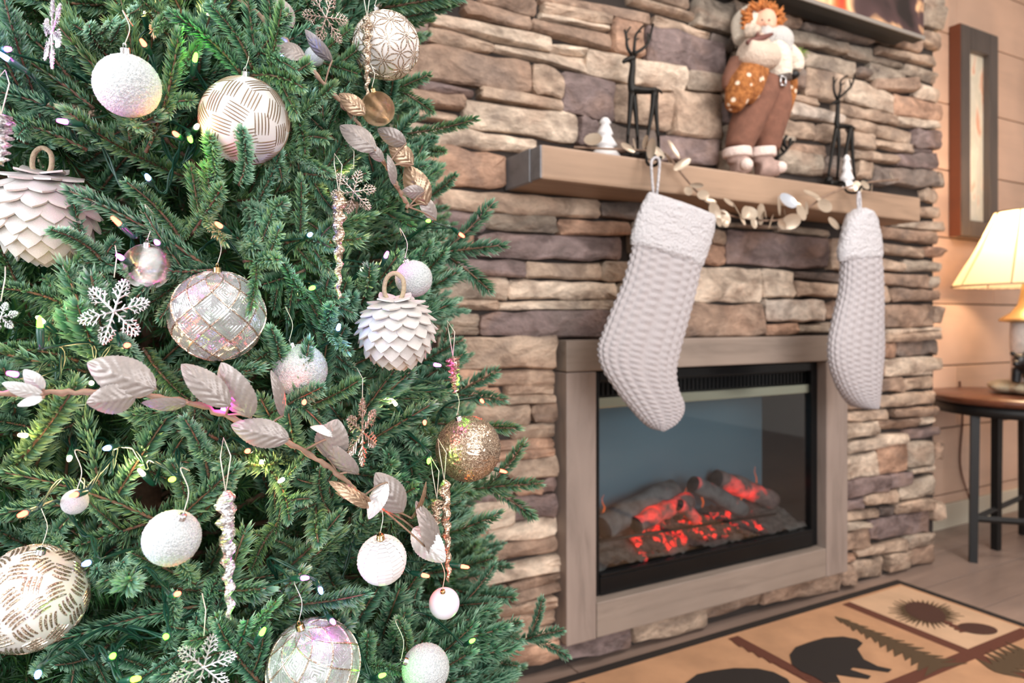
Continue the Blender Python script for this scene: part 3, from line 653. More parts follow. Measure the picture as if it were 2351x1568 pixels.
# reindeer
def deer(px0, py0, label, Y, parts, hoof):
    q = onY(px0, py0, Y); d = empty('metal_reindeer', (q[0], Y, MT), label, 'figurine', 'reindeer figurines on the mantel')
    def tb(m, pts, r0, r1, dy=0.0, n=10):
        P = spline([onY(x, y, Y + dy) for x, y in pts], n); m.tube(P, np.linspace(r0, r1, n), 8)
    b = MB()
    for pts, r0, r1, dy in parts['body']: tb(b, pts, r0, r1, dy)
    weld(b.build('body', M_['iron'], d), .0032, 2)
    for pts, r0, r1, dy in parts['leg']:
        m = MB(); tb(m, pts, r0, r1, dy); 
        e = onY(*pts[-1], Y + dy); m.tube([e, (e[0], e[1], MT + .001)], [r1, r1 * 1.3], 8); m.build('leg', M_['iron'], d)
    for grp in parts['antler']:
        m = MB()
        for pts, r0, r1, dy in grp: tb(m, pts, r0, r1, dy, 8)
        m.build('antler', M_['iron'], d)
    return d
deer(1475, 330, 'tall black metal reindeer standing left of the figurine, largest of the two', -.09, dict(
    body=[([(1430, 143), (1440, 137), (1455, 133)], .0055, .010, 0), ([(1454, 132), (1452, 160), (1449, 190), (1452, 212)], .008, .012, 0), ([(1450, 205), (1475, 208), (1506, 208)], .012, .0095, 0), ([(1506, 207), (1514, 208), (1521, 216)], .006, .003, 0), ([(1458, 130), (1466, 126)], .004, .002, .01)],
    leg=[([(1450, 212), (1446, 262), (1441, 318)], .009, .004, -.012), ([(1454, 212), (1460, 262), (1464, 322)], .009, .004, .012), ([(1502, 210), (1497, 255), (1485, 322)], .009, .004, -.012), ([(1505, 210), (1506, 255), (1512, 322)], .009, .004, .012)],
    antler=[[([(1450, 126), (1440, 108), (1438, 85), (1434, 68)], .005, .003, 0), ([(1437, 78), (1443, 68), (1448, 62)], .003, .002, 0), ([(1440, 92), (1446, 88)], .003, .0015, 0)],
            [([(1456, 124), (1478, 110), (1491, 92), (1499, 55)], .005, .003, 0), ([(1488, 98), (1487, 84), (1490, 78)], .003, .0018, 0), ([(1493, 84), (1485, 76)], .003, .0018, 0)],
            [([(1455, 124), (1457, 100), (1460, 80), (1476, 60)], .005, .003, .02), ([(1458, 92), (1467, 88)], .003, .0018, .02), ([(1463, 75), (1472, 72)], .003, .0018, .02)]]), 0)
deer(1935, 412, 'black metal reindeer standing over the ceramic cone at the mantel\'s far end', -.08, dict(
    body=[([(1910, 238), (1918, 235), (1926, 233)], .005, .009, 0), ([(1924, 232), (1923, 260), (1921, 280), (1923, 292)], .007, .010, 0), ([(1921, 290), (1938, 290), (1955, 292)], .010, .008, 0), ([(1955, 292), (1960, 293), (1964, 297)], .005, .003, 0)],
    leg=[([(1921, 292), (1912, 340), (1901, 408)], .008, .004, -.012), ([(1923, 292), (1926, 345), (1922, 410)], .008, .004, .012), ([(1953, 292), (1944, 340), (1935, 405)], .008, .004, -.012), ([(1955, 292), (1957, 345), (1962, 408)], .008, .004, .012)],
    antler=[[([(1922, 228), (1915, 210), (1914, 190), (1914, 176)], .0045, .003, 0), ([(1914, 195), (1921, 180)], .003, .0018, 0)],
            [([(1925, 226), (1945, 208), (1956, 195), (1962, 172)], .0045, .003, 0), ([(1954, 198), (1950, 182)], .003, .0018, 0)],
            [([(1924, 226), (1930, 205), (1930, 185), (1946, 174)], .0045, .003, .02), ([(1931, 195), (1940, 190)], .003, .0018, .02)]]), 0)
q = onY(1800, 345, -.05); dl = empty('wire_ornament', (q[0], -.05, MT), 'bent black metal antler ornament behind the figurine\'s right boot', 'ornament')
wr_ = MB()
for pts in ([(1783, 362), (1800, 350), (1812, 335), (1822, 325)], [(1800, 350), (1792, 338), (1788, 325)], [(1806, 342), (1800, 325), (1806, 312)], [(1812, 335), (1815, 318)]): wr_.tube(spline([onY(*p, -.05) for p in pts], 8), .005, 8)
e = onY(1783, 362, -.05); wr_.tube([e, (e[0], e[1], MT)], .006, 8); wr_.build('antler', M_['iron'], dl)
gq = onY(1983, 400, -.1); gb = empty('dark_bauble', (gq[0], -.1, MT), 'small black round ornament beside the farther reindeer', 'ornament')
MB().ball((gq[0], -.1, MT + .028), .028, 20, 14).build('ball', M_['black'], gb)

# the bearded winter figure
SY = -.085
S = lambda x, y, dy=0.0: onY(x, y, SY + dy)
sq = S(1735, 400); sa = empty('santa_figurine', (sq[0], SY, MT), 'bearded winter figurine in spotted fur coat and brown trousers standing on the mantel', 'figurine')
U = 0.00133
def soft(name, mat, items, vox=.006, sm=4, parent=None):
    b = MB()
    for it in items:
        if it[0] == 't': b.tube(spline([S(*p) for p in it[1]], 14), np.interp(np.linspace(0, 1, 14), np.linspace(0, 1, len(it[2])), np.array(it[2]) * U), 14)
        else: b.ball(S(*it[1]), [r * U for r in it[2]], 18, 12)
    return weld(b.build(name, mat, parent or sa), vox, sm)
soft('trousers', M_['trouser'], [('t', [(1765, 190), (1740, 230), (1712, 290), (1694, 345)], [36, 40, 38, 30]), ('t', [(1778, 190), (1780, 240), (1768, 290), (1760, 345)], [34, 38, 36, 29]), ('b', (1768, 196), (40, 32, 26))])
for i, (cx_, cy_, tx, ty, dy) in enumerate(((1692, 352, 1712, 385, 0), (1748, 352, 1790, 392, -.01))):
    sh = soft('boot', M_['boot'], [('t', [(cx_, cy_ - 6, dy), (cx_ + 2, cy_ + 22, dy)], [26, 24]), ('t', [(cx_ - 8, ty - 6, dy), (cx_ + 12, ty - 4, dy - .01), (tx, ty - 6, dy - .035)], [21, 21, 18])], .005, 3)
    soft('fleece_cuff', M_['bootcuff'], [('t', [(cx_, cy_ - 12, dy), (cx_ + 1, cy_ + 10, dy)], [33, 33])], .005, 3, sh)
    soft('fleece_toe', M_['bootcuff'], [('b', (tx + 2, ty - 8, dy - .04), (15, 14, 14))], .004, 2, sh)
soft('sweater', M_['cream'], [('t', [(1768, 100), (1778, 140), (1786, 182)], [40, 40, 33]), ('t', [(1800, 118), (1822, 140), (1824, 164)], [26, 24, 20])])
bl = soft('belt', M_['belt'], [('t', [(1778, 178), (1781, 194)], [38, 38])], .004, 1)
bk = MB(); c_ = S(1798, 186, -.052)
for a_, b_ in (((-1, -1), (-1, 1)), ((1, -1), (1, 1)), ((-1, -1), (1, -1)), ((-1, 1), (1, 1))): bk.tube([c_ + np.array((a_[0] * .011, 0, a_[1] * .013)), c_ + np.array((b_[0] * .011, 0, b_[1] * .013))], .003, 6)
bk.build('buckle', M_['silver'], bl)
soft('coat', M_['coat'], [('t', [(1728, 150, -.02), (1702, 200, -.03), (1682, 250, -.03)], [34, 36, 18]), ('t', [(1745, 160, -.03), (1728, 205, -.04), (1716, 232, -.04)], [22, 22, 14]), ('t', [(1800, 130, .03), (1812, 200, .03), (1795, 275, .03)], [22, 20, 16]), ('b', (1760, 140, .025), (48, 26, 48))], .006, 2)
soft('side_panel', M_['trouser'], [('t', [(1694, 140, -.01), (1678, 180, -.01), (1672, 205, -.01)], [20, 20, 14])], .005, 3)
soft('sleeve', M_['sleeve'], [('t', [(1706, 112, -.04), (1735, 128, -.045), (1768, 130, -.03)], [26, 34, 30]), ('t', [(1722, 100, -.03), (1748, 104, -.03)], [24, 26])], .005, 3)
soft('collar', M_['beard'], [('b', (1788, 92, -.02), (38, 30, 32)), ('b', (1795, 112, -.02), (26, 24, 26))], .005, 3)
hd = soft('head', M_['skin'], [('b', (1752, 52, -.01), (30, 30, 34)), ('b', (1757, 54, -.052), (6, 7, 6)), ('b', (1770, 58, -.04), (9, 7, 8))], .004, 2)
for ex in (1750, 1766): MB().ball(S(ex, 46, -.046), .003, 10, 7).build('eye', M_['eye'], hd)
soft('beard', M_['beard'], [('b', (1758, 82, -.03), (22, 18, 24)), ('b', (1772, 78, -.03), (16, 14, 16))], .005, 2)
soft('hood', M_['cream'], [('t', [(1728, 30, .01), (1706, 55, .01), (1704, 95, .0)], [24, 28, 20]), ('b', (1735, 45, .035), (40, 26, 40))], .005, 3)
hr = MB(); rh = np.random.default_rng(4)
for k in range(210):
    a_ = rh.uniform(-.35, math.pi + .55); rr_ = rh.uniform(29, 42); b0 = (1752 + math.cos(a_) * rr_ * .92, 48 - math.sin(a_) * rr_ * .85); d_ = rh.uniform(-.035, .0)
    p = S(*b0, d_); t_ = S(b0[0] + math.cos(a_) * 14 + rh.normal(0, 5), b0[1] - math.sin(a_) * 14 + rh.normal(0, 5), d_ - .012)
    hr.tube([p, (p + t_) / 2 + rh.normal(0, .002, 3), t_], [.0065, .005, .001], 5)
hr.build('fur_trim', M_['hair'], sa, kind='stuff')
soft('scarf', M_['scarf'], [('t', [(1708, 72, -.03), (1726, 70, -.045), (1740, 72, -.045)], [15, 16, 12])], .004, 2)
soft('bow', M_['bow'], [('t', [(1714, 98, -.06), (1742, 90, -.065), (1774, 78, -.06)], [5, 8, 4]), ('t', [(1740, 90, -.062), (1738, 70, -.058)], [5, 4]), ('b', (1728, 94, -.063), (12, 6, 6)), ('b', (1752, 86, -.063), (12, 6, 6))], .003, 1)
soft('mitten', M_['black'], [('b', (1822, 172, -.012), (14, 14, 11)), ('b', (1812, 176, -.02), (7, 7, 6))], .004, 2)
sp_ = MB()
for k in range(26):
    p = S(1838 + rh.normal(0, 6), 118 + rh.normal(0, 6), .0); sp_.tube([p, p + rh.normal(0, .012, 3) + np.array((.006, 0, -.004))], [.0022, .0006], 5)
sp_.tube([S(1822, 135), S(1838, 118)], .002, 6); sp_.build('greenery', M_['green'], sa, kind='stuff')

# coin-leaf garland over the mantel edge
cg = empty('mantel_garland', onY(1700, 495, -.19), 'champagne coin-leaf garland trailing over the front edge of the mantel', 'garland')
def gy(px): return -.152 if px < 1470 or px > 2010 else -.205
stem = [(1318, 338), (1400, 342), (1462, 345), (1525, 352), (1562, 395), (1602, 442), (1640, 480), (1700, 500), (1780, 506), (1842, 485), (1895, 450), (1950, 428), (2000, 418), (2062, 412)]
MB().tube(spline([onY(*p, gy(p[0])) for p in stem], 70), .003, 6).build('stem', M_['twig'], cg)
def coin_mesh():
    V, F = [], []; n = 14
    for j, r in enumerate((0, .5, .85, 1.0)):
        for k in range(n):
            a_ = 2 * math.pi * k / n; V.append((r * math.cos(a_), r * .82 * math.sin(a_), .12 * r * r))
    for j in range(3):
        for k in range(n): F.append((j * n + k, j * n + (k + 1) % n, (j + 1) * n + (k + 1) % n, (j + 1) * n + k))
    return mesh('leaf', V, F, None)
cm = coin_mesh(); cm.materials.append(M_['coin']); cm2 = cm.copy(); cm2.materials[0] = M_['coin_blue']
rc = np.random.default_rng(8)
for px, py, r, asp, blue in ((1362, 322, 26, 1, 0), (1612, 448, 24, .6, 0), (1628, 462, 18, .6, 0), (1640, 486, 24, .7, 0), (1660, 500, 20, 1, 0), (1672, 466, 20, .6, 0), (1690, 484, 26, .8, 0), (1710, 488, 18, .8, 0), (1722, 490, 18, 1, 0), (1745, 486, 20, 1, 0), (1768, 508, 18, .7, 0), (1786, 472, 24, .7, 0), (1808, 462, 25, 1, 1), (1816, 508, 22, 1, 0), (1838, 488, 20, 1, 0),
        (1665, 515, 13, .8, 0), (1703, 505, 15, .7, 0), (1730, 512, 13, .8, 0), (1756, 492, 14, .7, 0), (1800, 488, 16, .7, 0), (1828, 470, 14, .8, 0), (1850, 478, 15, .7, 0), (1878, 458, 14, .6, 0), (1600, 425, 16, .5, 0), (1510, 350, 22, .3, 0), (1455, 335, 20, .3, 0), (1862, 447, 20, .9, 0), (1892, 472, 22, .8, 0), (1912, 514, 23, .8, 0), (1968, 430, 16, .8, 0), (1985, 425, 14, .7, 0), (2046, 408, 14, .7, 0), (1650, 510, 14, .8, 0), (1745, 508, 16, .5, 0), (1580, 440, 17, .7, 0), (2000, 432, 13, .8, 0), (1795, 515, 14, .7, 0), (1480, 325, 22, .3, 0), (1495, 340, 26, .25, 0), (1545, 345, 26, .25, 0), (1532, 365, 24, .3, 0), (1565, 378, 24, .4, 0), (1440, 340, 22, .3, 0)):
    Y = gy(px) - rc.uniform(0, .02); p = onY(px, py, Y); t = (p - CAM) @ FWD; s = r * t / FPX
    M = Matrix.Translation(Vector(p)) @ frame((rc.normal(.4, .6), rc.normal(-.1, .3), rc.normal(-.5, .5)), (rc.normal(0, .35), -1, rc.normal(.2, .3))) @ Matrix.Diagonal((s, s * max(asp, .5), s, 1))
    put('leaf', cm2 if blue else cm, cg, M)

# ------------------------------------------------------------------ corner: picture, table, lamp
pf = empty('picture_frame', (3.42, .22, 1.33), 'tall narrow picture in dark wooden frame on plank wall', 'picture')
px0, px1, pz0, pz1 = 3.262, 3.572, 1.335, 2.30
f_ = MB(); e = .075
f_.box((px0, .195, pz0), (px0 + e, .245, pz1), .006).box((px1 - e, .195, pz0), (px1, .245, pz1), .006).box((px0 + e, .195, pz1 - e - .03), (px1 - e, .245, pz1), .006).box((px0 + e, .195, pz0), (px1 - e, .245, pz0 + e), .006)
f_.build('frame', M_['picframe'], pf, smooth=False)
MB().box((px0 - .004, .198, pz0), (px0 - .0005, .247, pz1)).build('frame_side', M_['picbrown'], pf, smooth=False)
MB().box((px0 + e, .225, pz0 + e), (px1 - e, .232, pz1 - e - .03)).build('artwork', M_['art'], pf, smooth=False)
TC = np.array((3.155, -.10)); TZ = .645
tb = empty('end_table', (TC[0], TC[1], 0), 'round walnut-topped end table with black legs beside the stone chimney', 'table')
MB().lathe([(0, TZ - .028), (.315, TZ - .028), (.33, TZ - .02), (.335, TZ - .008), (.33, TZ), (0, TZ)], (TC[0], TC[1], 0), 56).build('top', M_['tabletop'], tb)
MB().lathe([(.298, TZ - .07), (.31, TZ - .07), (.31, TZ - .0285), (.298, TZ - .0285)], (TC[0], TC[1], 0), 56).build('apron', M_['black'], tb)
lg = [(2.868, -.065), (3.10, -.03), (3.2, -.38), (3.42, .02)]
for x_, y_ in lg:
    dx, dy = x_ - TC[0], y_ - TC[1]
    MB().tube([(x_ + dx * .02, y_ + dy * .02, 0), (x_ - dx * .02, y_ - dy * .02, TZ - .0705)], [.019, .021], 4).build('leg', M_['black'], tb, smooth=False)
for a_, b_ in ((0, 2), (1, 3), (2, 3), (0, 3)):
    MB().tube([(*lg[a_], .17), (*lg[b_], .17)], .013, 4).build('stretcher', M_['black'], tb, smooth=False)
LC = np.array((3.24, -.08)); lp = empty('table_lamp', (LC[0], LC[1], TZ), 'lit table lamp with cream pleated shade and black bear base', 'lamp')
rb = MB(); rr = np.random.default_rng(6)
for k in range(7):
    a_ = k * .9; rb.ball((LC[0] + .1 * math.cos(a_), LC[1] + .08 * math.sin(a_), TZ + .0275), (.075, .06, .026), 12, 8)
weld(rb.build('rock_base', M_['rock'], lp), .008, 3)
MB().lathe([(.0, TZ + .03), (.062, TZ + .03), (.058, TZ + .12), (.064, TZ + .22), (.06, TZ + .30), (.03, TZ + .315), (0, TZ + .315)], (LC[0], LC[1], 0), 24).build('birch_column', M_['birch'], lp)
MB().lathe([(.066, TZ + .295), (.105, TZ + .30), (.098, TZ + .312), (.062, TZ + .335), (.036, TZ + .37), (.027, TZ + .41), (.022, TZ + .45), (.01, TZ + .47), (.009, TZ + .70)], (LC[0], LC[1], 0), 20).build('stem', M_['brass'], lp)
def bear(cx, cy, cz, s, up):
    b = MB(); q_ = Matrix.Rotation(up, 3, 'Y')
    P = lambda x, y, z: np.array((cx, cy, cz)) + np.array(q_ @ Vector((x * s, y * s, z * s)))
    b.ball(P(0, 0, 0), (.042 * s, .036 * s, .036 * s)).ball(P(-.04, 0, .012), (.03 * s, .03 * s, .03 * s)).ball(P(-.082, -.004, .03), (.025 * s, .024 * s, .023 * s)).ball(P(-.108, -.004, .022), (.013 * s, .012 * s, .011 * s))
    for sy in (-1, 1):
        b.ball(P(-.078, sy * .019, .052), .009 * s); b.tube([P(.02, sy * .022, -.01), P(.03, sy * .025, -.05)], [.019 * s, .015 * s], 10); b.tube([P(-.05, sy * .022, 0), P(-.06, sy * .024, -.05)], [.016 * s, .013 * s], 10)
    return weld(b.build('bear', M_['bear'], lp), .0045, 1)
bear(LC[0] - .085, LC[1] - .055, TZ + .118, 1.2, R(-5)); bear(LC[0] - .015, LC[1] - .095, TZ + .225, 1.25, R(-40))
SB, ST_ = 1.092, 1.405; nfl = 96; V = []
for z_, r_ in ((SB, .262), (SB + .004, .266), ((SB + ST_) / 2, .182), (ST_ - .004, .114), (ST_, .112)):
    for k in range(nfl):
        a_ = 2 * math.pi * k / nfl; r2 = r_ * (1 + (.012 if k % 2 else 0)); V.append((LC[0] + r2 * math.cos(a_), LC[1] + r2 * math.sin(a_), z_))
F = [(i * nfl + k, i * nfl + (k + 1) % nfl, (i + 1) * nfl + (k + 1) % nfl, (i + 1) * nfl + k) for i in range(4) for k in range(nfl)]
put('lamp_shade', mesh('lamp_shade', V, F, M_['shade']), lp)
for z_, r_, nm in ((SB + .002, .268, 'shade_trim'), (ST_ - .002, .116, 'shade_trim')):
    MB().tube([(LC[0] + r_ * math.cos(a_), LC[1] + r_ * math.sin(a_), z_) for a_ in np.linspace(0, 2 * math.pi, 49)], .004, 6).build(nm, M_['twine'], lp)
for k in range(8):
    a_ = 2 * math.pi * (k + .3) / 8; MB().tube([(LC[0] + r_ * math.cos(a_), LC[1] + r_ * math.sin(a_), z_) for r_, z_ in ((.268, SB), (.189, (SB + ST_) / 2), (.117, ST_))], .003, 6).build('shade_rib', M_['twine'], lp)
MB().ball((LC[0], LC[1], TZ + .60), .03, 16, 12).build('bulb', glow('lamp_bulb', (255, 214, 150), 30), lp)
pl = bpy.data.lights.new('lamp_light', 'POINT'); pl.energy = 13; pl.color = (1, .70, .44); pl.shadow_soft_size = .06
plo = bpy.data.objects.new('lamp_light', pl); COL.objects.link(plo); plo.location = (LC[0], LC[1] , TZ + .66)
cdq = [(LC[0] + .1, .245, TZ + .02), (LC[0] + .12, .243, .5), (LC[0] + .10, .243, .28), (LC[0] + .14, .225, .115)]
MB().tube(spline(cdq, 24), .004, 6).build('power_cord', M_['rug_brown'], lp)

# ------------------------------------------------------------------ rug
RX0, RX1, RY0, RY1 = .48, 2.393, -1.25, -.055
ru = empty('area_rug', (1.3, -.6, 0), 'tan lodge rug with black border, bear and pine cone panels, before the fireplace', 'rug')
MB().box((RX0, RY0, .001), (RX1, RY1, .011), .003).build('pile', M_['rug'], ru, smooth=False)
def strip(xa, ya, xb, yb_, mat, name='border'): MB().box((xa, ya, .006), (xb, yb_, .0122), .0006).build(name, M_[mat], ru, smooth=False)
bw = .028
strip(RX0, RY1 - bw, RX1, RY1, 'rug_black'); strip(RX1 - bw, RY0, RX1, RY1 - bw, 'rug_black'); strip(RX0, RY0, RX0 + bw, RY1 - bw, 'rug_black')
for xb_ in (2.045, 1.53, .98): strip(xb_ - .02, RY0 + .02, xb_ + .02, RY1 - .045, 'rug_brown', 'panel_bar')
for xa, xb_ in ((.53, .96), (1.0, 1.51), (1.55, 2.025), (2.065, 2.35)): strip(xa, -.51, xb_, -.47, 'rug_brown', 'panel_bar')
MB().box((2.065, -.47, .006), (RX1 - .04, RY1 - .04, .0116), .0005).build('panel', M_['rug_light'], ru, smooth=False)
MB().box((1.56, -.47, .006), (2.02, RY1 - .06, .0114), .0005).build('panel', M_['rug'], ru, smooth=False)
def flat(name, pts, mat, z=.0128):
    P = [(p[0], p[1]) for p in pts]; n = len(P)
    bm = bmesh.new(); f = bm.faces.new([bm.verts.new((x, y_, z)) for x, y_ in P])
    if f.normal.z < 0: f.normal_flip()
    r = bmesh.ops.extrude_face_region(bm, geom=[f]); bm.normal_update()
    for v in [g for g in r['geom'] if isinstance(g, bmesh.types.BMVert)]: v.co.z = z + .0012
    bmesh.ops.triangulate(bm, faces=bm.faces[:]); bmesh.ops.recalc_face_normals(bm, faces=bm.faces[:])
    me = bpy.data.meshes.new(name); bm.to_mesh(me); bm.free(); me.materials.append(M_[mat]); return put(name, me, ru)
c7 = lambda x, y_: onZ(1100 + x / 1.879, 1200 + y_ / 1.879, .013)
flat('bear_motif', [c7(*p) for p in [(1340, 570), (1365, 538), (1420, 518), (1490, 497), (1570, 492), (1630, 503), (1655, 520), (1632, 545), (1660, 590), (1720, 620), (1780, 633), (1765, 645), (1690, 634), (1612, 624), (1600, 634), (1690, 662), (1678, 674), (1600, 664), (1540, 655), (1560, 692), (1490, 692), (1440, 662), (1390, 642), (1350, 612)]], 'rug_black')
flat('bear_motif', [c7(*p) for p in [(880, 700), (940, 655), (1010, 640), (1100, 628), (1200, 630), (1270, 645), (1330, 675), (1360, 720), (1330, 800), (1100, 830), (900, 790)]], 'rug_black')
def branch_motif(a_, b_, w0, w1, mat, seed, n=26):
    a_, b_ = np.array(a_)[:2], np.array(b_)[:2]; d_ = (b_ - a_); nn = np.array((-d_[1], d_[0])) / np.linalg.norm(d_); r_ = np.random.default_rng(seed); L_, Q_ = [], []
    for i in range(n):
        t = i / (n - 1); w_ = (w0 + (w1 - w0) * t) * (1 if i % 2 else .35) * r_.uniform(.8, 1.2); k = .06 if i % 2 else 0
        L_.append(a_ + d_ * (t + k) + nn * w_); Q_.append(a_ + d_ * (t + k) - nn * w_)
    return [a_ - d_ * .03] + L_ + [b_ + d_ * .02] + Q_[::-1]
flat('spruce_motif', branch_motif(c7(1545, 410), c7(1985, 620), .02, .075, 'rug_olive', 2), 'rug_olive', .0124)
rq = np.random.default_rng(3); flat('pinecone_needles', [c7(1925 + q_ * 155 * math.cos(k), 390 + q_ * 62 * math.sin(k) + q_ * 18 * math.cos(k)) for i_, k in enumerate(np.linspace(0, 2 * math.pi, 72, endpoint=False)) for q_ in [(rq.uniform(.85, 1.1) if i_ % 2 else rq.uniform(.5, .66))]], 'rug_olive', .0122)
def ell(cx, cy, rx, ry, rot, n=20): return [c7(cx + rx * math.cos(k) * math.cos(rot) - ry * math.sin(k) * math.sin(rot), cy + rx * math.cos(k) * math.sin(rot) + ry * math.sin(k) * math.cos(rot)) for k in np.linspace(0, 2 * math.pi, n, endpoint=False)]
flat('pinecone_motif', ell(1925, 388, 92, 38, .28), 'rug_dark', .0134)
flat('pinecone_motif', ell(2150, 458, 88, 22, .12), 'rug_dark', .0134)
flat('twig_motif', branch_motif(c7(2010, 425), c7(2090, 470), .012, .02, 'rug_brown', 5, 8), 'rug_brown', .0132)
flat('spruce_motif', branch_motif(c7(2230, 640), c7(2380, 560), .05, .07, 'rug_olive', 7, 14), 'rug_olive', .0124)
flat('twig_motif', branch_motif(c7(1100, 510), c7(1400, 665), .016, .012, 'rug_brown', 9, 14), 'rug_brown', .0126)
# ------------------------------------------------------------------ Christmas tree
AX = np.array((0.0, -0.27))
def env(z): return float(np.interp(z, [0.0, 0.34, 0.95, 1.5, 2.1, 2.6], [0.70, 0.68, 0.60, 0.51, 0.36, 0.12]))
def tree_t(px, py):
    """distance at which the line of sight meets the crown (or passes nearest to it)"""
    d = ray(px, py); best, bt = 9, 1.1
    for t in np.arange(0.35, 1.5, 0.005):
        p = CAM + d * t; g = math.hypot(p[0] - AX[0], p[1] - AX[1]) - env(p[2])
        if g <= 0: return t
        if g < best: best, bt = g, t
    return bt
rt = np.random.default_rng(21)
class Needles:
    def __init__(s): s.V, s.F, s.A, s.n = [], [], [], 0
    def pe(s, P, T, rng, step=0.0024, nl=0.0185, taper=True):
        """moulded needles all round a twig that follows the points P with tangents T"""
        seg = np.linalg.norm(np.diff(P, axis=0), axis=1); L = seg.sum(); cum = np.concatenate([[0], np.cumsum(seg)]) / L
        n = int(L / step * 4.9); t = np.sort(rng.random(n)) ** 0.95
        p = np.stack([np.interp(t, cum, P[:, i]) for i in range(3)], 1); f = nrm(np.stack([np.interp(t, cum, T[:, i]) for i in range(3)], 1))
        a = np.where(rng.random(n) < .72, rng.integers(0, 2, n) * np.pi + rng.normal(0.12, .5, n), rng.random(n) * 2 * np.pi); u = nrm(np.cross(f, (0.03, 0.05, 1.0))); v = np.cross(f, u)
        rad = np.cos(a)[:, None] * u + np.sin(a)[:, None] * v
        ang = rng.normal(0.92, 0.12, n) * np.where(t > .93, np.clip((1.05 - t) / .12, .25, 1), 1)
        d = nrm(np.cos(ang)[:, None] * f + np.sin(ang)[:, None] * rad)
        l = nl * rng.uniform(.82, 1.12, n) * np.clip(.78 + .5 * (t / .2), 0, 1) * np.where(t > .9, .8, 1)
        s.add(p, d, f, l, 0.0023 * (step / .0024) ** .5, rng, 0.0)
    def pvc(s, P, rng, n, nl=0.03):
        t = rng.random(n) * (len(P) - 1.001); i = t.astype(int); fr = (t - i)[:, None]; p = P[i] * (1 - fr) + P[i + 1] * fr
        f = nrm(P[i + 1] - P[i]); d = nrm(f * .55 + rng.normal(0, .8, (n, 3)))
        s.add(p, d, f, nl * rng.uniform(.7, 1.2, n), 0.0014, rng, 1.0)
    def add(s, p, d, f, l, w_, rng, kind):
        n = len(p); l = l[:, None]; sd = nrm(np.cross(d, f)); up = np.cross(sd, d)
        mid = p + d * l * .5; tip = mid + nrm(d * .8 + f * .4) * l * .5
        V = np.stack([p + up * w_ * .12, mid + sd * w_ * .6 - up * w_ * .25, mid - sd * w_ * .6 - up * w_ * .25, tip], 1)
        b = (np.arange(n) * 4)[:, None] + s.n
        T = np.array([[0, 1, 3], [0, 3, 2]])
        F = (b[:, None, :] + T[None, :, :]).reshape(-1, 3)
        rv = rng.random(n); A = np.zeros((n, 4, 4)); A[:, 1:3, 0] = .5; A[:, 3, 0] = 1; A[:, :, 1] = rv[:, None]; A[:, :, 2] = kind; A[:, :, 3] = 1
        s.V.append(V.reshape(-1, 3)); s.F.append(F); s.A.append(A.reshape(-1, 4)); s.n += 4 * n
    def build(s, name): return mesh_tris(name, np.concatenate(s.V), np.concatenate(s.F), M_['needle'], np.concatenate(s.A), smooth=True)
def curve_twig(p0, d, L, rng, up=0.12, n=8):
    d = nrm(d); side = nrm(np.cross(d, (0, 0, 1.0)) + 1e-6); c = rng.normal(0, .10); t = np.linspace(0, 1, n)[:, None]
    P = p0 + d * L * t + side * c * L * t * t + np.array((0, 0, 1.0)) * up * L * t * t
    return P, nrm(np.gradient(P, axis=0))
def make_bough(seed, step=.0025):
    """one branch of the artificial tree, along +X from the trunk, 0.58 m long"""
    rng = np.random.default_rng(seed); nd = Needles(); st = MB(); L = 0.58; S_ = []
    P = spline([(0, 0, 0), (.2, rng.normal(0, .012), .01), (.4, rng.normal(0, .02), .03), (L - .12, rng.normal(0, .02), .045)], 24)
    st.tube(P, np.linspace(.0052, .0028, 24), 6)
    nd.pvc(P[2:], rng, int(1.3 / step))
    T = nrm(np.gradient(P, axis=0)); side = 1
    for sx in np.arange(.10, L - .12, .040):
        i = min(23, int(sx / (L - .12) * 23)); side = -side; outer = sx > .22
        roll = rng.normal(0, .45); lat = np.array((0, math.cos(roll) * side, math.sin(roll)))
        d = nrm(T[i] * rng.uniform(.7, 1.0) + lat * rng.uniform(.65, .95)); ln = rng.uniform(.15, .215) * (1 if outer else .7)
        Q, TQ = curve_twig(P[i], d, ln, rng); st.tube(Q, np.linspace(.002, .0009, 8), 5)
        if outer: nd.pe(Q, TQ, rng, step); S_.append(Q[3:])
        else: nd.pvc(Q, rng, int(.42 / step), .026)
        if outer and rng.random() < .4:
            k = 3; d2 = nrm(TQ[k] + np.cross(TQ[k], rng.normal(0, 1, 3)) * .7); Q2, T2 = curve_twig(Q[k], d2, ln * .6, rng); st.tube(Q2, np.linspace(.0016, .0008, 8), 5); nd.pe(Q2, T2, rng, step); S_.append(Q2[2:])
    for k in range(4):
        d = nrm(T[-1] + np.array((0, rng.normal(0, .45) if k else 0, rng.normal(.05, .35) if k else 0))); Q, TQ = curve_twig(P[-1], d, rng.uniform(.12, .17) if k else .15, rng)
        st.tube(Q, np.linspace(.002, .0009, 8), 5); nd.pe(Q, TQ, rng, step); S_.append(Q[2:])
    return mesh('branch', st.V, st.F, M_['bark']), nd.build('needles'), np.concatenate(S_)
def make_sprig(seed, forks):
    """a forked tip, unit 0.2 m along +X"""
    rng = np.random.default_rng(seed); nd = Needles(); st = MB()
    P, T = curve_twig(np.zeros(3), np.array((1.0, 0, 0)), .2, rng, .05, 12); st.tube(P, np.linspace(.0026, .0009, 12), 6); nd.pe(P, T, rng)
    for f, sd, ln in forks:
        i = int(f * 11); d = nrm(T[i] * .85 + np.array((0, sd, rng.normal(0, .25)))); Q, TQ = curve_twig(P[i], d, ln, rng, .05); st.tube(Q, np.linspace(.002, .0009, 8), 5); nd.pe(Q, TQ, rng)
    return mesh('sprig', st.V, st.F, M_['bark']), nd.build('needles')
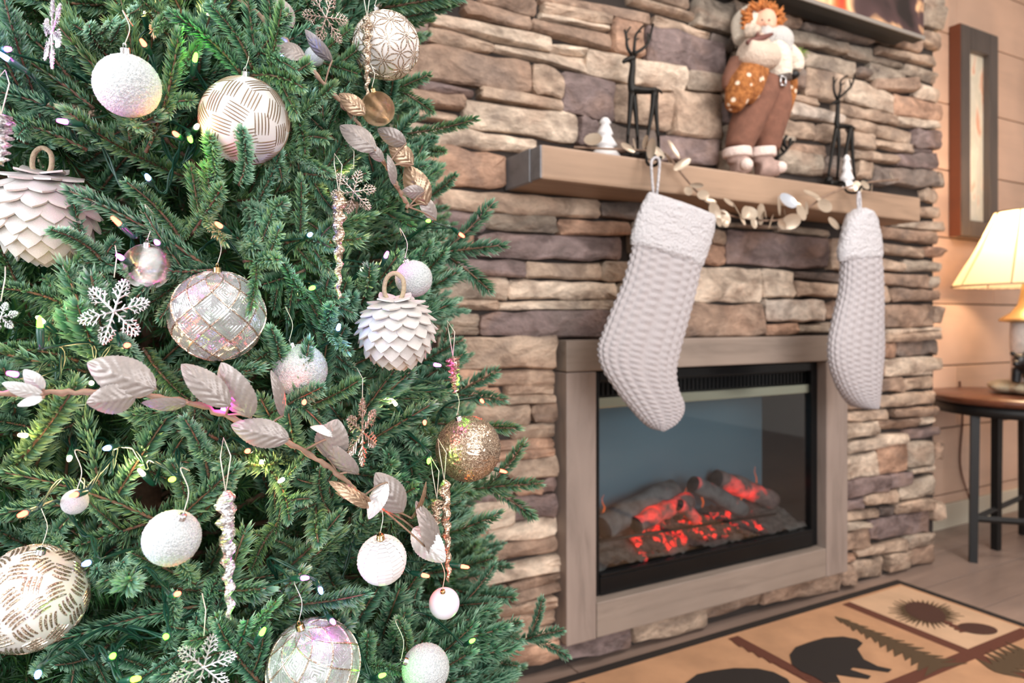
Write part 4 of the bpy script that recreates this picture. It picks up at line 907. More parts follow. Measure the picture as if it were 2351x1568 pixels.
tree = empty('christmas_tree', (AX[0], AX[1], 0), 'green artificial Christmas tree full of pale baubles and lights beside the stone chimney', 'tree')
MB().tube([(AX[0], AX[1], .02), (AX[0], AX[1], 1.4), (AX[0], AX[1], 2.62)], [.024, .02, .006], 12).build('trunk', M_['bark'], tree)
std = MB()
for k in range(4):
    a_ = k * math.pi / 2 + .4; std.tube([(AX[0], AX[1], .16), (AX[0] + .2 * math.cos(a_), AX[1] + .2 * math.sin(a_), .02)], .012, 8)
std.build('stand', M_['black'], tree)
def add_branch(bm_, M, name='branch'):
    o = put(name, bm_[0], tree, M); put('needles', bm_[1], o, M, kind='stuff'); return o

# things hung on the tree: kind, centre px, radius px, cap px, extra
BALLS = [
 ('sugar', 293, 197, 70, 287, 118, 'white sugared bauble hanging top left of the tree, brightest of the white balls'),
 ('weave', 562, 278, 98, 563, 182, 'white bauble with woven dark-gold line pattern, upper middle of the tree'),
 ('flower', 887, 105, 75, 862, 18, 'white bauble with glittering star-flower lattice near the stone wall'),
 ('mercury_gold', 867, 250, 39, 856, 207, 'small shiny bronze bauble behind the end of an icicle'),
 ('petal', 100, 490, 106, 97, 380, 'large grey-white wooden petal bauble at the left edge'),
 ('mercury', 338, 612, 52, 338, 560, 'shiny silver bauble half hidden by a pale fir tip'),
 ('glass', 500, 725, 103, 499, 618, 'clear cut-glass bauble with gold diamond net in the middle of the tree'),
 ('sugar', 690, 850, 60, 668, 792, 'white sugared bauble behind fir twigs, right of the clear bauble'),
 ('petal', 910, 758, 83, 905, 668, 'cream wooden petal bauble hanging from a twine loop near the stone wall'),
 ('sugar', 950, 640, 42, 930, 592, 'small white frosted bauble just behind the twine loop'),
 ('gold', 1075, 1030, 74, 1052, 958, 'gold glitter bauble at the right side of the tree, before the stones'),
 ('sugar', 395, 1235, 62, 425, 1172, 'white frosted bauble left of the long silver icicle'),
 ('herring', 72, 1372, 116, 98, 1246, 'large white bauble with glitter herringbone strokes at the lower left'),
 ('facet', 877, 1285, 57, 873, 1222, 'pearly white bauble with stepped facets below the leaf garland'),
 ('glass', 720, 1530, 103, 690, 1442, 'clear cut-glass bauble with gold diamond net at the bottom edge'),
 ('sugar', 977, 1535, 54, 935, 1520, 'white glitter bauble at the bottom, right of the clear one'),
 ('lavender', 1020, 1385, 35, 1016, 1352, 'small lavender-white bauble behind fir tips at the lower right'),
 ('sugar', 172, 1152, 28, 176, 1122, 'small frosted bauble deep among the branches at the left'),
 ('sugar', 722, 130, 22, 720, 106, 'small white bauble hidden behind the upper bronze leaves'),
]
HUNG = []   # px, py, radius px, distance: kept clear of branches in front
LONG = {1: .70, 6: .69, 4: .72, 12: .66, 14: .69}
for i, b in enumerate(BALLS):
    t = LONG.get(i) or tree_t(b[1], b[2]) - 0.015
    if i in (17, 7, 5, 18): t += .06
    if b[1] > 840: t = min(t, 1.02)
    HUNG.append([b[1], b[2], b[3], t])
FLAKES = [(262, 715, 78, 'silverg', .1, 'silver glitter snowflake left of the clear bauble', 0), (748, 40, 62, 'rose', .9, 'rose-gold snowflake at the top of the tree', 0), (812, 440, 54, 'rose', .5, 'rose-gold snowflake behind the upper icicle', 0), (832, 992, 78, 'rose', 1.3, 'rose-gold snowflake turned edge-on below the cream petal bauble', 1),
          (468, 1532, 72, 'silverg', .4, 'silver snowflake at the bottom edge beside the clear bauble', 0), (120, 75, 82, 'silverg', -.75, 'silver snowflake turned edge-on at the upper left', 1), (2, 728, 36, 'silverg', .2, 'silver snowflake cut by the left edge', 0)]
ICES = [((778, 440), (777, 688), .0085, 'long champagne icicle before the upper snowflake', 'champagne'), ((518, 1128), (528, 1425), .0095, 'long silver icicle in the lower middle of the tree', 'silverg'), ((843, 40), (843, 225), .0075, 'champagne icicle before the star-flower bauble', 'champagne'),
        ((1020, 1102), (1030, 1338), .008, 'champagne icicle before the stones at the lower right', 'champagne'), ((1040, 818), (1046, 905), .010, 'short gold icicle at the tree\'s right rim', 'champagne'), ((1003, 1145), (1000, 1225), .008, 'faint champagne icicle behind the lower right one', 'champagne'), ((2, 265), (4, 380), .011, 'grey glitter icicle cut by the left edge', 'silverg')]
for f_ in FLAKES: HUNG.append([f_[0], f_[1], f_[2] * .7, tree_t(f_[0], f_[1]) - .01])
for a_, b_, r_, l_, m_ in ICES:
    for k in (0.15, .5, .85): HUNG.append([a_[0] + (b_[0] - a_[0]) * k, a_[1] + (b_[1] - a_[1]) * k, abs(b_[1] - a_[1]) * .12, min(1.05, tree_t((a_[0] + b_[0]) / 2, (a_[1] + b_[1]) / 2) - .02)])
GARL = [   # leaf base px, tip px, width ratio, mat, roll
 [('s', [(-40, 905), (80, 900), (200, 900), (320, 908), (430, 912), (520, 955), (600, 990), (700, 1030), (780, 1085), (835, 1150), (880, 1170)])],
 ((358, 893), (200, 832), .52, 'leaf', .2), ((312, 908), (198, 925), .62, 'leaf', -.2), ((528, 932), (416, 836), .40, 'leaf', .3), ((576, 958), (508, 832), .58, 'leaf', -.3), ((664, 1008), (530, 976), .46, 'leaf', .1), ((752, 1052), (775, 962), .72, 'leaf', .1), ((822, 1088), (742, 1010), .42, 'leaf', -.4),
 ((888, 1108), (846, 1192), .42, 'leaf_pale', .3), ((925, 1175), (862, 1085), .5, 'leaf', .4), ((845, 1165), (755, 1105), .26, 'leaf_brown', .9), ((850, 1150), (770, 1130), .24, 'leaf_brown', -.8), ((948, 1212), (1022, 1290), .55, 'leaf_pale', -.2), ((1005, 1285), (955, 1150), .28, 'leaf', .9), ((945, 1190), (978, 1105), .14, 'leaf_brown', 1.1),
 ((100, 895), (55, 848), .5, 'leaf_pale', .3), ((98, 905), (5, 880), .42, 'leaf_pale', -.3), ((100, 912), (40, 932), .4, 'leaf_pale', .2), ((430, 925), (325, 925), .36, 'leaf', -.6), ((648, 955), (622, 850), .22, 'leaf', 1.0), ((780, 1000), (712, 980), .3, 'leaf_pale', .8)]
GARL2 = [[('s', [(545, -10), (620, 55), (690, 125), (745, 195), (800, 255), (850, 318), (890, 385), (918, 440), (938, 475)])],
 ((838, 262), (778, 215), .55, 'leaf_brown', .2), ((862, 345), (780, 288), .52, 'leaf', .3), ((932, 330), (866, 296), .5, 'leaf', -.3), ((948, 378), (893, 330), .62, 'leaf_brown', .2), ((980, 470), (932, 378), .55, 'leaf_brown', .1), ((975, 440), (920, 440), .5, 'leaf', -.4), ((905, 425), (890, 355), .3, 'leaf', .8), ((700, 130), (632, 105), .62, 'leaf', .4), ((762, 140), (700, 68), .35, 'leaf', -.6), ((672, 62), (628, -10), .5, 'leaf', .3), ((880, 370), (842, 330), .5, 'leaf', .0), ((1000, 505), (960, 445), .45, 'leaf', .5)]
def gt(px, py): return min(1.0, tree_t(px, py) - .02)
for G in (GARL, GARL2):
    for l in G[1:]:
        m = ((l[0][0] + l[1][0]) / 2, (l[0][1] + l[1][1]) / 2); HUNG.append([*m, .33 * math.dist(l[0], l[1]), gt(*m)])
LED = [(332, 103, 'r'), (447, 140, 'g'), (648, 127, 'b'), (15, 113, 'm'), (20, 137, 'b'), (153, 280, 'm'), (406, 310, 'r'), (450, 293, 'w'), (436, 318, 'g'), (341, 410, 'b'), (507, 520, 'r'), (362, 558, 'm'), (280, 593, 'm'), (275, 515, 'r'), (985, 507, 'g'), (1056, 537, 'r'), (885, 590, 'm'), (720, 660, 'g'), (776, 756, 'b'), (92, 752, 'g'), (290, 793, 'r'), (38, 860, 'm'), (512, 943, 'm'), (698, 925, 'r'), (1044, 877, 'g'), (1105, 919, 'r'), (998, 837, 'm'), (975, 968, 'r'), (985, 1055, 'g'),
 (250, 1028, 'b'), (398, 1100, 'y'), (570, 1035, 'r'), (175, 1135, 'r'), (58, 1178, 'r'), (883, 1163, 'r'), (1148, 1080, 'r'), (1059, 1300, 'r'), (970, 1320, 'r'), (203, 1292, 'b'), (405, 1364, 'r'), (694, 1327, 'm'), (735, 1352, 'b'), (762, 1425, 'm'), (382, 1462, 'g'), (258, 1507, 'g'), (305, 1560, 'y'), (88, 1545, 'b'), (600, 1455, 'g'), (1081, 1473, 'g'), (873, 1552, 'g'), (710, 540, 'b')]
DEEP = [(650, 1100), (600, 1060), (60, 340), (150, 580), (100, 740), (160, 1050), (250, 430), (430, 260), (700, 90), (780, 420), (910, 930), (1040, 930), (860, 880), (560, 640), (330, 1090), (900, 1310), (740, 1230), (30, 560), (210, 880), (480, 40), (330, 30), (60, 1000), (830, 620), (690, 690)]
DEEP = [d for d in DEEP if all(math.hypot(d[0] - h[0], d[1] - h[1]) > h[2] * 1.35 + 20 for h in HUNG[:len(BALLS)])]
LT = {}
for l in LED:
    t = min(1.06, tree_t(l[0], l[1]) + .01); LT[l] = t; HUNG.append([l[0], l[1], 9, t])
HG = np.array(HUNG)
def blocks(P, slack=.012):
    x, y_, t = proj(P); n = 0
    d2 = (x[:, None] - HG[None, :, 0]) ** 2 + (y_[:, None] - HG[None, :, 1]) ** 2
    return int(((d2 < (HG[None, :, 2] * .92 + 14) ** 2) & (t[:, None] < HG[None, :, 3] + slack)).sum())
BO = [make_bough(s) for s in range(1, 8)]
FAR = [make_bough(s, .0055) for s in range(1, 8)]   # the same boughs with fewer, broader needles, for the side turned to the wall
nb = 0; ga = math.pi * (3 - 5 ** .5)
NB = 250; zz = np.linspace(0, 1, NB)
zl = np.interp(zz, [0, .30, .75, 1], [.14, .62, 1.45, 2.5])
for i in range(NB):
    z = zl[i]; best = None
    for tr in range(18):
        phi = i * ga + (0 if tr == 0 else rt.normal(0, .22)); el = R(rt.uniform(2, 16)) - R(6) * (z < .5); v = int(rt.integers(len(BO))); roll = rt.normal(0, .5)
        sc = (env(z) - .02 - (tr > 5) * .022 * (tr - 5)) / .585 / math.cos(el) * rt.uniform(.95, 1.0)
        M = Matrix.Translation((AX[0], AX[1], z - math.sin(el) * .2)) @ Matrix.Rotation(phi, 4, 'Z') @ Matrix.Rotation(-el, 4, 'Y') @ Matrix.Rotation(roll, 4, 'X') @ Matrix.Scale(sc, 4)
        ax_ = M.to_3x3() @ Vector((1, 0, 0)); tow = Vector(CAM) - M.translation
        face = (ax_.x * tow.x + ax_.y * tow.y) / math.hypot(ax_.x, ax_.y) / math.hypot(tow.x, tow.y)
        SET = BO if face > -.25 and .2 < z < 1.75 else FAR
        P = SET[v][2]; A = np.array(M); W = P @ A[:3, :3].T + A[:3, 3]
        bad = blocks(W) + 6 * int((np.linalg.norm(W - CAM, axis=1) < .45).sum()) + 30 * int((W[:, 1] > .205).sum()) + 30 * int(((W[:, 1] > -.055) & (W[:, 0] > .325)).sum()) + 30 * int((W[:, 2] < .045).sum())
        px_, py_, tt = proj(W); rim = np.interp(py_, [0, 180, 300, 580, 1000, 1100, 1440, 1600], [1000, 970, 1000, 1060, 1110, 1140, 1190, 1220])
        bad += 2 * int(((px_ > rim) & (tt > 0)).sum())
        if best is None or bad < best[0]: best = (bad, SET[v], M)
        if bad == 0: break
    if best[0] > 14: continue
    add_branch(best[1], best[2]); nb += 1
print('branches', nb)
SPR = [make_sprig(41, []), make_sprig(42, [(.35, .7, .1), (.45, -.7, .1), (.65, .6, .07)]), make_sprig(43, [(.55, .6, .1), (.62, -.65, .09)]), make_sprig(44, [(.2, -.8, .09), (.4, .75, .12), (.6, -.7, .08), (.75, .6, .06)])]
SPL = """760 25 1098 22 1.02 0;830 50 1038 42 1.03 0;820 245 988 168 1.0 2;860 240 960 215 1.03 0;870 310 1092 308 1.02 0;930 325 1015 378 1.04 0;850 600 1158 560 1.04 2;900 620 1000 650 1.05 1;940 850 1062 772 1.05 1;860 890 1158 905 1.06 1;930 960 1188 1008 .97 0;
980 1135 1240 1098 1.06 2;960 1320 1142 1298 1.07 0;980 1415 1192 1438 .98 3;960 1400 1150 1378 1.0 2;1130 1490 1290 1435 1.08 2;1020 1450 1148 1500 1.0 1;1040 1520 1190 1515 1.05 1;335 350 455 105 .67 0;300 320 286 192 .66 1;230 300 0 165 .67 0;200 345 0 232 .67 0;215 250 0 60 .68 0;160 180 40 10 .68 0;
555 170 430 0 .67 0;580 160 535 5 .67 0;560 170 668 25 .68 1;570 175 705 150 .68 3;550 425 602 330 .65 0;490 430 515 345 .66 0;470 610 195 405 .67 0;420 560 340 400 .68 0;500 620 285 635 .66 1;560 600 655 588 .68 1;235 600 165 500 .66 0;360 1195 45 1040 .67 0;250 1165 15 1130 .66 0;340 1200 175 1255 .67 1;
500 1010 340 900 .66 1;485 1140 478 950 .66 0;540 1100 500 1005 .67 0;450 1340 302 1262 .66 2;440 1340 425 1262 .66 0;500 1385 140 1432 .67 0;425 1190 445 1050 .68 0;430 1200 570 1120 .68 0;640 890 672 765 .70 0;600 960 750 880 .70 2;640 950 845 905 .74 0;560 1390 848 1402 .70 0;600 1350 815 1200 .74 0;
850 1140 985 1215 .82 1;840 1568 842 1440 .76 1;930 1530 955 1415 .80 0;680 130 832 165 .82 1;690 400 835 400 .78 3;740 790 768 690 .74 1;985 1095 1062 1025 .96 0;900 700 906 630 .92 0;600 1568 462 1440 .65 3;600 1500 482 1412 .65 1;380 1490 432 1400 .67 0;
120 250 10 300 .67 0;60 430 0 520 .7 0;150 700 0 620 .67 0;180 830 20 760 .67 0;440 540 520 420 .68 1;700 620 600 660 .72 1;780 330 690 260 .80 1;760 560 700 470 .8 0;660 700 760 640 .74 3;330 800 420 960 .68 0;310 850 330 790 .68 0;120 1000 0 940 .68 0;210 960 60 1000 .69 0;640 1200 560 1280 .70 0;
700 1280 620 1200 .74 0;760 1500 850 1380 .76 0;870 1480 780 1400 .80 0;250 1480 160 1568 .66 3;120 1500 60 1568 .66 0;380 1568 300 1470 .67 0;500 1330 440 1390 .67 0;940 1010 860 960 .92 1;930 900 1000 960 1.0 1;920 1080 840 1040 .9 0;930 480 1060 430 1.06 0;880 520 980 560 1.0 1;820 700 760 620 .85 1;1010 1240 1130 1225 1.09 0;
650 560 760 520 .74 3;700 330 640 400 .72 3;420 60 300 20 .68 3;350 200 430 230 .70 3;160 620 260 560 .7 3;620 1080 700 1150 .73 3;760 1180 690 1100 .77 3;560 860 620 760 .72 3;880 1420 960 1360 .95 3;300 1080 420 1010 .7 3;260 1350 180 1300 .68 3;700 820 790 760 .78 3;250 130 170 60 .69 3;660 240 740 320 .74 3;100 640 190 700 .69 3;560 480 640 470 .71 3;480 1500 400 1440 .68 3;60 1220 150 1200 .68 3"""
for ln in SPL.replace('\n', '').split(';'):
    a_ = [float(x) for x in ln.split()]; t = a_[4]; p0, p1 = at(a_[0], a_[1], t + .035), at(a_[2], a_[3], t - .0 )
    L_ = np.linalg.norm(p1 - p0); M = Matrix.Translation(Vector(p0)) @ frame(p1 - p0, -FWD + rt.normal(0, .25, 3)) @ Matrix.Diagonal((L_ / .2, 1, 1, 1)) if False else Matrix.Translation(Vector(p0)) @ frame(p1 - p0, -FWD + rt.normal(0, .25, 3)) @ Matrix.Diagonal((L_ / .2, min(1.15, max(.8, L_ / .2)), min(1.15, max(.8, L_ / .2)), 1))
    add_branch(SPR[int(a_[5])], M, 'sprig')
# foliage in the shade of the crown, round the trunk
core = Needles(); rk = np.random.default_rng(77)
for k in range(90):
    z = rk.uniform(.15, 1.95); a_ = rk.uniform(0, 6.28); r_ = env(z) * .62
    P = spline([(AX[0], AX[1], z), (AX[0] + .5 * r_ * math.cos(a_), AX[1] + .5 * r_ * math.sin(a_), z + .02), (AX[0] + r_ * math.cos(a_), AX[1] + r_ * math.sin(a_), z + .05)], 10)
    core.pvc(P, rk, 330, .045)
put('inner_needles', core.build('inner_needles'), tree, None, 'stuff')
# ------------------------------------------------------------------ baubles
def fib(n):
    i = np.arange(n) + .5; z = 1 - 2 * i / n; a = math.pi * (1 + 5 ** .5) * i; r = np.sqrt(1 - z * z)
    return np.stack([r * np.cos(a), r * np.sin(a), z], 1)
def ribbons(lines, w_, h=.014, lift=.0):
    """raised strokes on the unit sphere"""
    m = MB()
    for P in lines:
        P = nrm(P); n = len(P); T = nrm(np.gradient(P, axis=0)); S_ = np.cross(P, T); V = []
        for i in range(n):
            k = math.sin(math.pi * (i + .5) / n) ** .4; a = w_ * k
            V += [P[i] * .997 + S_[i] * a, P[i] * (1 + h * k) + S_[i] * a * .55, P[i] * (1 + h * k) - S_[i] * a * .55, P[i] * .997 - S_[i] * a]
        F = [(4 * i + k, 4 * i + k + 1, 4 * i + 5 + k, 4 * i + 4 + k)[::-1] for i in range(n - 1) for k in range(3)]
        m.add(V, F)
    return m
def patch_lines(n, k, sp, half, bend=0.0, seed=1, pts=7):
    out = []; C = fib(n); r = np.random.default_rng(seed)
    for i, c in enumerate(C):
        u = nrm(np.cross(c, (0.2, .3, 1.0))); v = np.cross(c, u); a = r.integers(6) * math.pi / 6 + r.normal(0, .15); e1 = math.cos(a) * u + math.sin(a) * v; e2 = np.cross(c, e1)
        for j in range(k):
            o = (j - (k - 1) / 2) * sp; t = np.linspace(-half, half, pts); out.append(c + e1 * t[:, None] + e2 * (o + bend * t * t)[:, None])
    return out
def flower_lines():
    bm = bmesh.new(); bmesh.ops.create_icosphere(bm, subdivisions=2, radius=1); out = []
    for e in bm.edges:
        a, b = (np.array(nrm(v.co)) for v in e.verts); s = nrm(np.cross(a, b)); t = np.linspace(.1, .9, 9)[:, None]
        m = a + (b - a) * t; wv = .085 * np.sin(math.pi * (t - .1) / .8)
        out += [m + s * wv, m - s * wv]
    C = [np.array(nrm(v.co)) for v in bm.verts]; bm.free()
    for c in C:
        u = nrm(np.cross(c, (0.2, .3, 1.0))); v = np.cross(c, u); out.append(np.array([c + .035 * (math.cos(k) * u + math.sin(k) * v) for k in np.linspace(0, 6.283, 9)]))
    return out
def net_lines():
    out = []; t = np.linspace(-1.35, 1.35, 60)
    for s in (1, -1):
        for k in range(8):
            lo = 2 * math.pi * k / 8 + s * 1.05 * t; out.append(np.stack([np.cos(t) * np.cos(lo), np.cos(t) * np.sin(lo), np.sin(t)], 1))
    return out
def rough_sphere(nu, nv, amp, seed, freq=0):
    V = []; r = np.random.default_rng(seed)
    for j in range(nv + 1):
        a = math.pi * j / nv
        for i in range(nu):
            b = 2 * math.pi * i / nu; k = 1 + amp * r.normal() * math.sin(a) ** .5; V.append((k * math.sin(a) * math.cos(b), k * math.sin(a) * math.sin(b), k * math.cos(a)))
    F = [(j * nu + i, (j + 1) * nu + i, (j + 1) * nu + (i + 1) % nu, j * nu + (i + 1) % nu) for j in range(nv) for i in range(nu)]
    return V, F
def cut_sphere():
    nu, nv = 384, 190; lat = np.linspace(-1.5707, 1.5707, nv + 1)[:, None]; lon = np.linspace(0, 2 * np.pi, nu, endpoint=False)[None, :]
    a = (lon - 1.05 * lat) * 8 / (2 * np.pi); b = (lon + 1.05 * lat) * 8 / (2 * np.pi)
    d = np.maximum(np.abs(a - np.floor(a) - .5), np.abs(b - np.floor(b) - .5)) * 2
    k = 1 - .05 * (1 - d) + .013 * np.abs(((d * 4.5) % 1) - .5) * 2
    V = np.stack([k * np.cos(lat) * np.cos(lon), k * np.cos(lat) * np.sin(lon), k * np.sin(lat) + 0 * lon], -1).reshape(-1, 3)
    i = np.arange(nu)[None, :]; j = np.arange(nv)[:, None]; F = np.stack([j * nu + i, j * nu + (i + 1) % nu, (j + 1) * nu + (i + 1) % nu, (j + 1) * nu + i], -1).reshape(-1, 4)
    return mesh_tris('glass_ball', V, F, M_['ballglass'], smooth=True)
def facet_sphere():
    nu, bands = 10, 17; V, F = [], []
    for s in range(nu):
        for k in range(bands):
            off = .5 if s % 2 else 0
            l0, l1 = (-1.5 + 3.0 * max(0, k + off - .5) / bands), (-1.5 + 3.0 * min(bands, k + off + .5) / bands)
            a0, a1 = 2 * math.pi * s / nu, 2 * math.pi * (s + 1) / nu; b = len(V)
            for la, kk in ((l0, 1.0), (l1, .945)):
                for aa in (a0, (a0 + a1) / 2, a1): V.append((kk * math.cos(la) * math.cos(aa) * (1 if aa != (a0 + a1) / 2 else .985), kk * math.cos(la) * math.sin(aa) * (1 if aa != (a0 + a1) / 2 else .985), kk * math.sin(la)))
            F += [(b, b + 1, b + 4, b + 3), (b + 1, b + 2, b + 5, b + 4)]
    m = MB(); m.add(V, F); m.ball((0, 0, 0), .93, 24, 16); return mesh('ball', m.V, m.F, M_['pearl'], False)
def smooth_sphere(mat, name='ball'):
    m = MB().ball((0, 0, 0), 1, 64, 40); return mesh(name, m.V, m.F, mat)
M_['mercury'] = plain('mercury_silver', (216, 212, 206), 0.09, 1.0, bump=1.0, bscale=110, bdist=.006); M_['mercury_gold'] = plain('mercury_bronze', (190, 158, 126), 0.09, 1.0, bump=1.0, bscale=110, bdist=.006)
SV, SF = rough_sphere(150, 96, .013, 3)
PROTO = dict(sugar=mesh('ball', SV, SF, M_['sugar']), gold=mesh('ball', SV, SF, M_['goldball']), weave=smooth_sphere(M_['matte']), flower=smooth_sphere(M_['matte']), herring=smooth_sphere(M_['matte']), lavender=smooth_sphere(M_['lavender']), mercury=smooth_sphere(M_['mercury']), mercury_gold=smooth_sphere(M_['mercury_gold']), facet=facet_sphere(), glass=cut_sphere())
def rib_mesh(lines, w_, mat, h=.014):
    m = ribbons(lines, w_, h); return mesh('raised_pattern', m.V, m.F, mat, False)
PATT = dict(weave=rib_mesh(patch_lines(50, 5, .078, .25, 0, 2), .0155, M_['brown_line']), flower=rib_mesh(flower_lines(), .021, M_['champagne'], .02), herring=rib_mesh(patch_lines(84, 4, .082, .165, .8, 5), .028, M_['champagne'], .022), glass=rib_mesh(net_lines(), .021, M_['gold'], .03))
PATT['glass'].materials[0] = M_['champagne']
def cap_mesh(mat):
    m = MB(); m.lathe([(0, .0), (.16, 0), (.165, .05), (.15, .06), (.15, .20), (.12, .225), (0, .23)], (0, 0, .95), 22)
    m.tube([(.05 * math.cos(a_), 0, 1.19 + .075 * math.sin(a_) + .04) for a_ in np.linspace(-.6, math.pi + .6, 14)], .013, 6); return mesh('cap', m.V, m.F, mat)
CAPS = dict(s=cap_mesh(M_['silver']), g=cap_mesh(M_['gold']))
def petal_mesh():
    V, F = [], []; ns, nt = 6, 6
    for lay in (0, 1):
        for j in range(nt + 1):
            v = j / nt; hw = .5 * (math.sin(math.pi * min(1, (v * .62 + .12) / .74 * .5)) if v < .62 else math.sqrt(max(0, 1 - ((v - .62) / .38) ** 2)) ** 1.0 * 1.0)
            hw = .5 * (0.7 + .3 * math.sin(math.pi * .5 * min(1, v / .5))) if v < .5 else .5 * (1 - ((v - .5) / .5) ** 1.75)
            for i in range(ns + 1):
                u = (i / ns - .5) * 2; V.append((u * hw, -.10 * u * u * hw + .06 * v * v - lay * .07 - .05, -v + .12 * (1 - abs(u)) * 0))
    n = (ns + 1) * (nt + 1)
    for lay in (0, 1):
        for j in range(nt):
            for i in range(ns):
                q = (lay * n + j * (ns + 1) + i, lay * n + j * (ns + 1) + i + 1, lay * n + (j + 1) * (ns + 1) + i + 1, lay * n + (j + 1) * (ns + 1) + i); F.append(q if lay else q[::-1])
    for j in range(nt):
        for i in (0, ns):
            a_ = j * (ns + 1) + i; q = (a_, a_ + ns + 1, n + a_ + ns + 1, n + a_); F.append(q if i == 0 else q[::-1])
    for i in range(ns): F.append((nt * (ns + 1) + i, nt * (ns + 1) + i + 1, n + nt * (ns + 1) + i + 1, n + nt * (ns + 1) + i))
    me = mesh('petal', V, F, M_['petal'], True); me.set_sharp_from_angle(angle=R(40)); return me
PM = petal_mesh(); CORE = smooth_sphere(M_['petal_edge'], 'core')
for i, (kind, px, py, rp_, cx_, cy_, label) in enumerate(BALLS):
    t = HUNG[i][3]; c = at(px, py, t); r = rp_ * t / FPX; capv = at(cx_, cy_, t - .01) - c
    upv = nrm(capv); M = Matrix.Translation(Vector(c)) @ Matrix(frame(np.cross(upv, FWD) + 1e-4, upv)) @ Matrix.Rotation(.7 * i, 4, 'Z') @ Matrix.Scale(r, 4)
    names = dict(petal='petal_bauble', glass='glass_bauble', gold='glitter_bauble', facet='faceted_bauble', mercury='mirror_bauble', mercury_gold='mirror_bauble', sugar='frosted_bauble').get(kind, 'patterned_bauble' if kind in PATT else 'bauble')
    root = empty(names, c - np.array((0, 0, r)), label, 'ornament', 'baubles on the tree')
    if kind == 'petal':
        put('core', CORE, root, M @ Matrix.Scale(.86, 4)); rows = 11; r_ = np.random.default_rng(i)
        for j in range(rows):
            la = R(78) - j * R(153) / (rows - 1); n = max(4, int(round(2 * math.pi * max(.2, math.cos(la)) / .44)))
            for k in range(n):
                lo = 2 * math.pi * (k + .5 * (j % 2)) / n
                Q = Matrix.Rotation(lo + math.pi / 2, 4, 'Z') @ Matrix.Rotation(-la, 4, 'X') @ Matrix.Translation((0, -.90 - r_.uniform(0, .015), .16)) @ Matrix.Rotation(-R(16 + r_.uniform(-2, 5)), 4, 'X') @ Matrix.Diagonal((.50, -.58, .58, 1))
                put('petal', PM, root, M @ Q)
        L_ = [at(cx_ + a_ * 14, cy_ + b_ * 34, t - .005) for a_, b_ in ((-.6, .9), (-1.6, .1), (-1.3, -.8), (0, -1.2), (1.4, -.8), (1.5, .1), (.6, .9))]
        MB().tube(spline(L_, 24), .0026, 8).build('twine_loop', M_['twine'], root)
    else:
        if kind == 'glass': put('glass_ball', PROTO['glass'], root, M)
        else: put('ball', PROTO[kind], root, M)
        if kind in PATT: put('raised_pattern', PATT[kind], root, M, 'stuff')
        ks = max(.55, min(1.0, .05 / r * .55)) if r > .03 else 1.0
        put('cap', CAPS['g' if kind in ('glass', 'facet', 'lavender', 'mercury_gold') else 's'], root, M @ Matrix.Translation((0, 0, 1 - ks)) @ Matrix.Scale(ks, 4))
        top = np.array(M @ Vector((0, 0, 1 + .25 * ks))); P = [top, top + np.array((.004, .004, .018)), top + np.array((-.002, .012, .036)), top + np.array((.006, .03, .03))]
        MB().tube(spline(P, 14), .0004, 5).build('thread', M_['thread'], root)
# snowflakes
def flake_mesh(mat, seed):
    m = MB(); r = np.random.default_rng(seed)
    for k in range(6):
        a_ = k * math.pi / 3; d = np.array((math.cos(a_), math.sin(a_), 0)); e = np.array((-d[1], d[0], 0))
        m.tube([d * 0, d * .5, d], [.03, .026, .022], 5)
        for s, l in ((.22, .16), (.4, .34), (.58, .28), (.74, .22), (.88, .14)):
            for sg in (-1, 1):
                b = d * s; t = b + (d * .75 + e * sg * .75) * l; m.tube([b, t], [.024, .018], 5)
                if l > .2: q = b + (t - b) * .55; m.tube([q, q + d * .1], [.02, .014], 5); m.tube([q, q + e * sg * .1], [.02, .014], 5)
        for s in (.3, .5, .66, .8, 1.0): m.ball(d * s + r.normal(0, .01, 3), .036, 6, 4)
    m.ball((0, 0, 0), .06, 8, 6); return mesh('snowflake', m.V, m.F, mat, False)
FM = dict(silverg=flake_mesh(M_['silverg'], 1), rose=flake_mesh(M_['rose'], 2))
for i, (px, py, rp_, mt, tilt, label, edge) in enumerate(FLAKES):
    t = HUNG[len(BALLS) + i][3]; c = at(px, py, t); r = rp_ * t / FPX
    nvec = nrm(-FWD * math.cos(tilt) + RGT * math.sin(tilt) + np.array((0, 0, .12)))
    M = Matrix.Translation(Vector(c)) @ frame(np.array((.3, 0.1, 1.0)) if not edge else np.array((0.0, 0, 1.0)), nvec) @ Matrix.Scale(r, 4)
    root = empty('snowflake_ornament', c, label, 'ornament', 'snowflakes on the tree')
    put('snowflake', FM[mt], root, M); top = c + np.array((0, 0, r)); MB().tube([top, top + np.array((.002, .006, .02)), top + np.array((0, .02, .03))], .0004, 5).build('thread', M_['thread'], root)
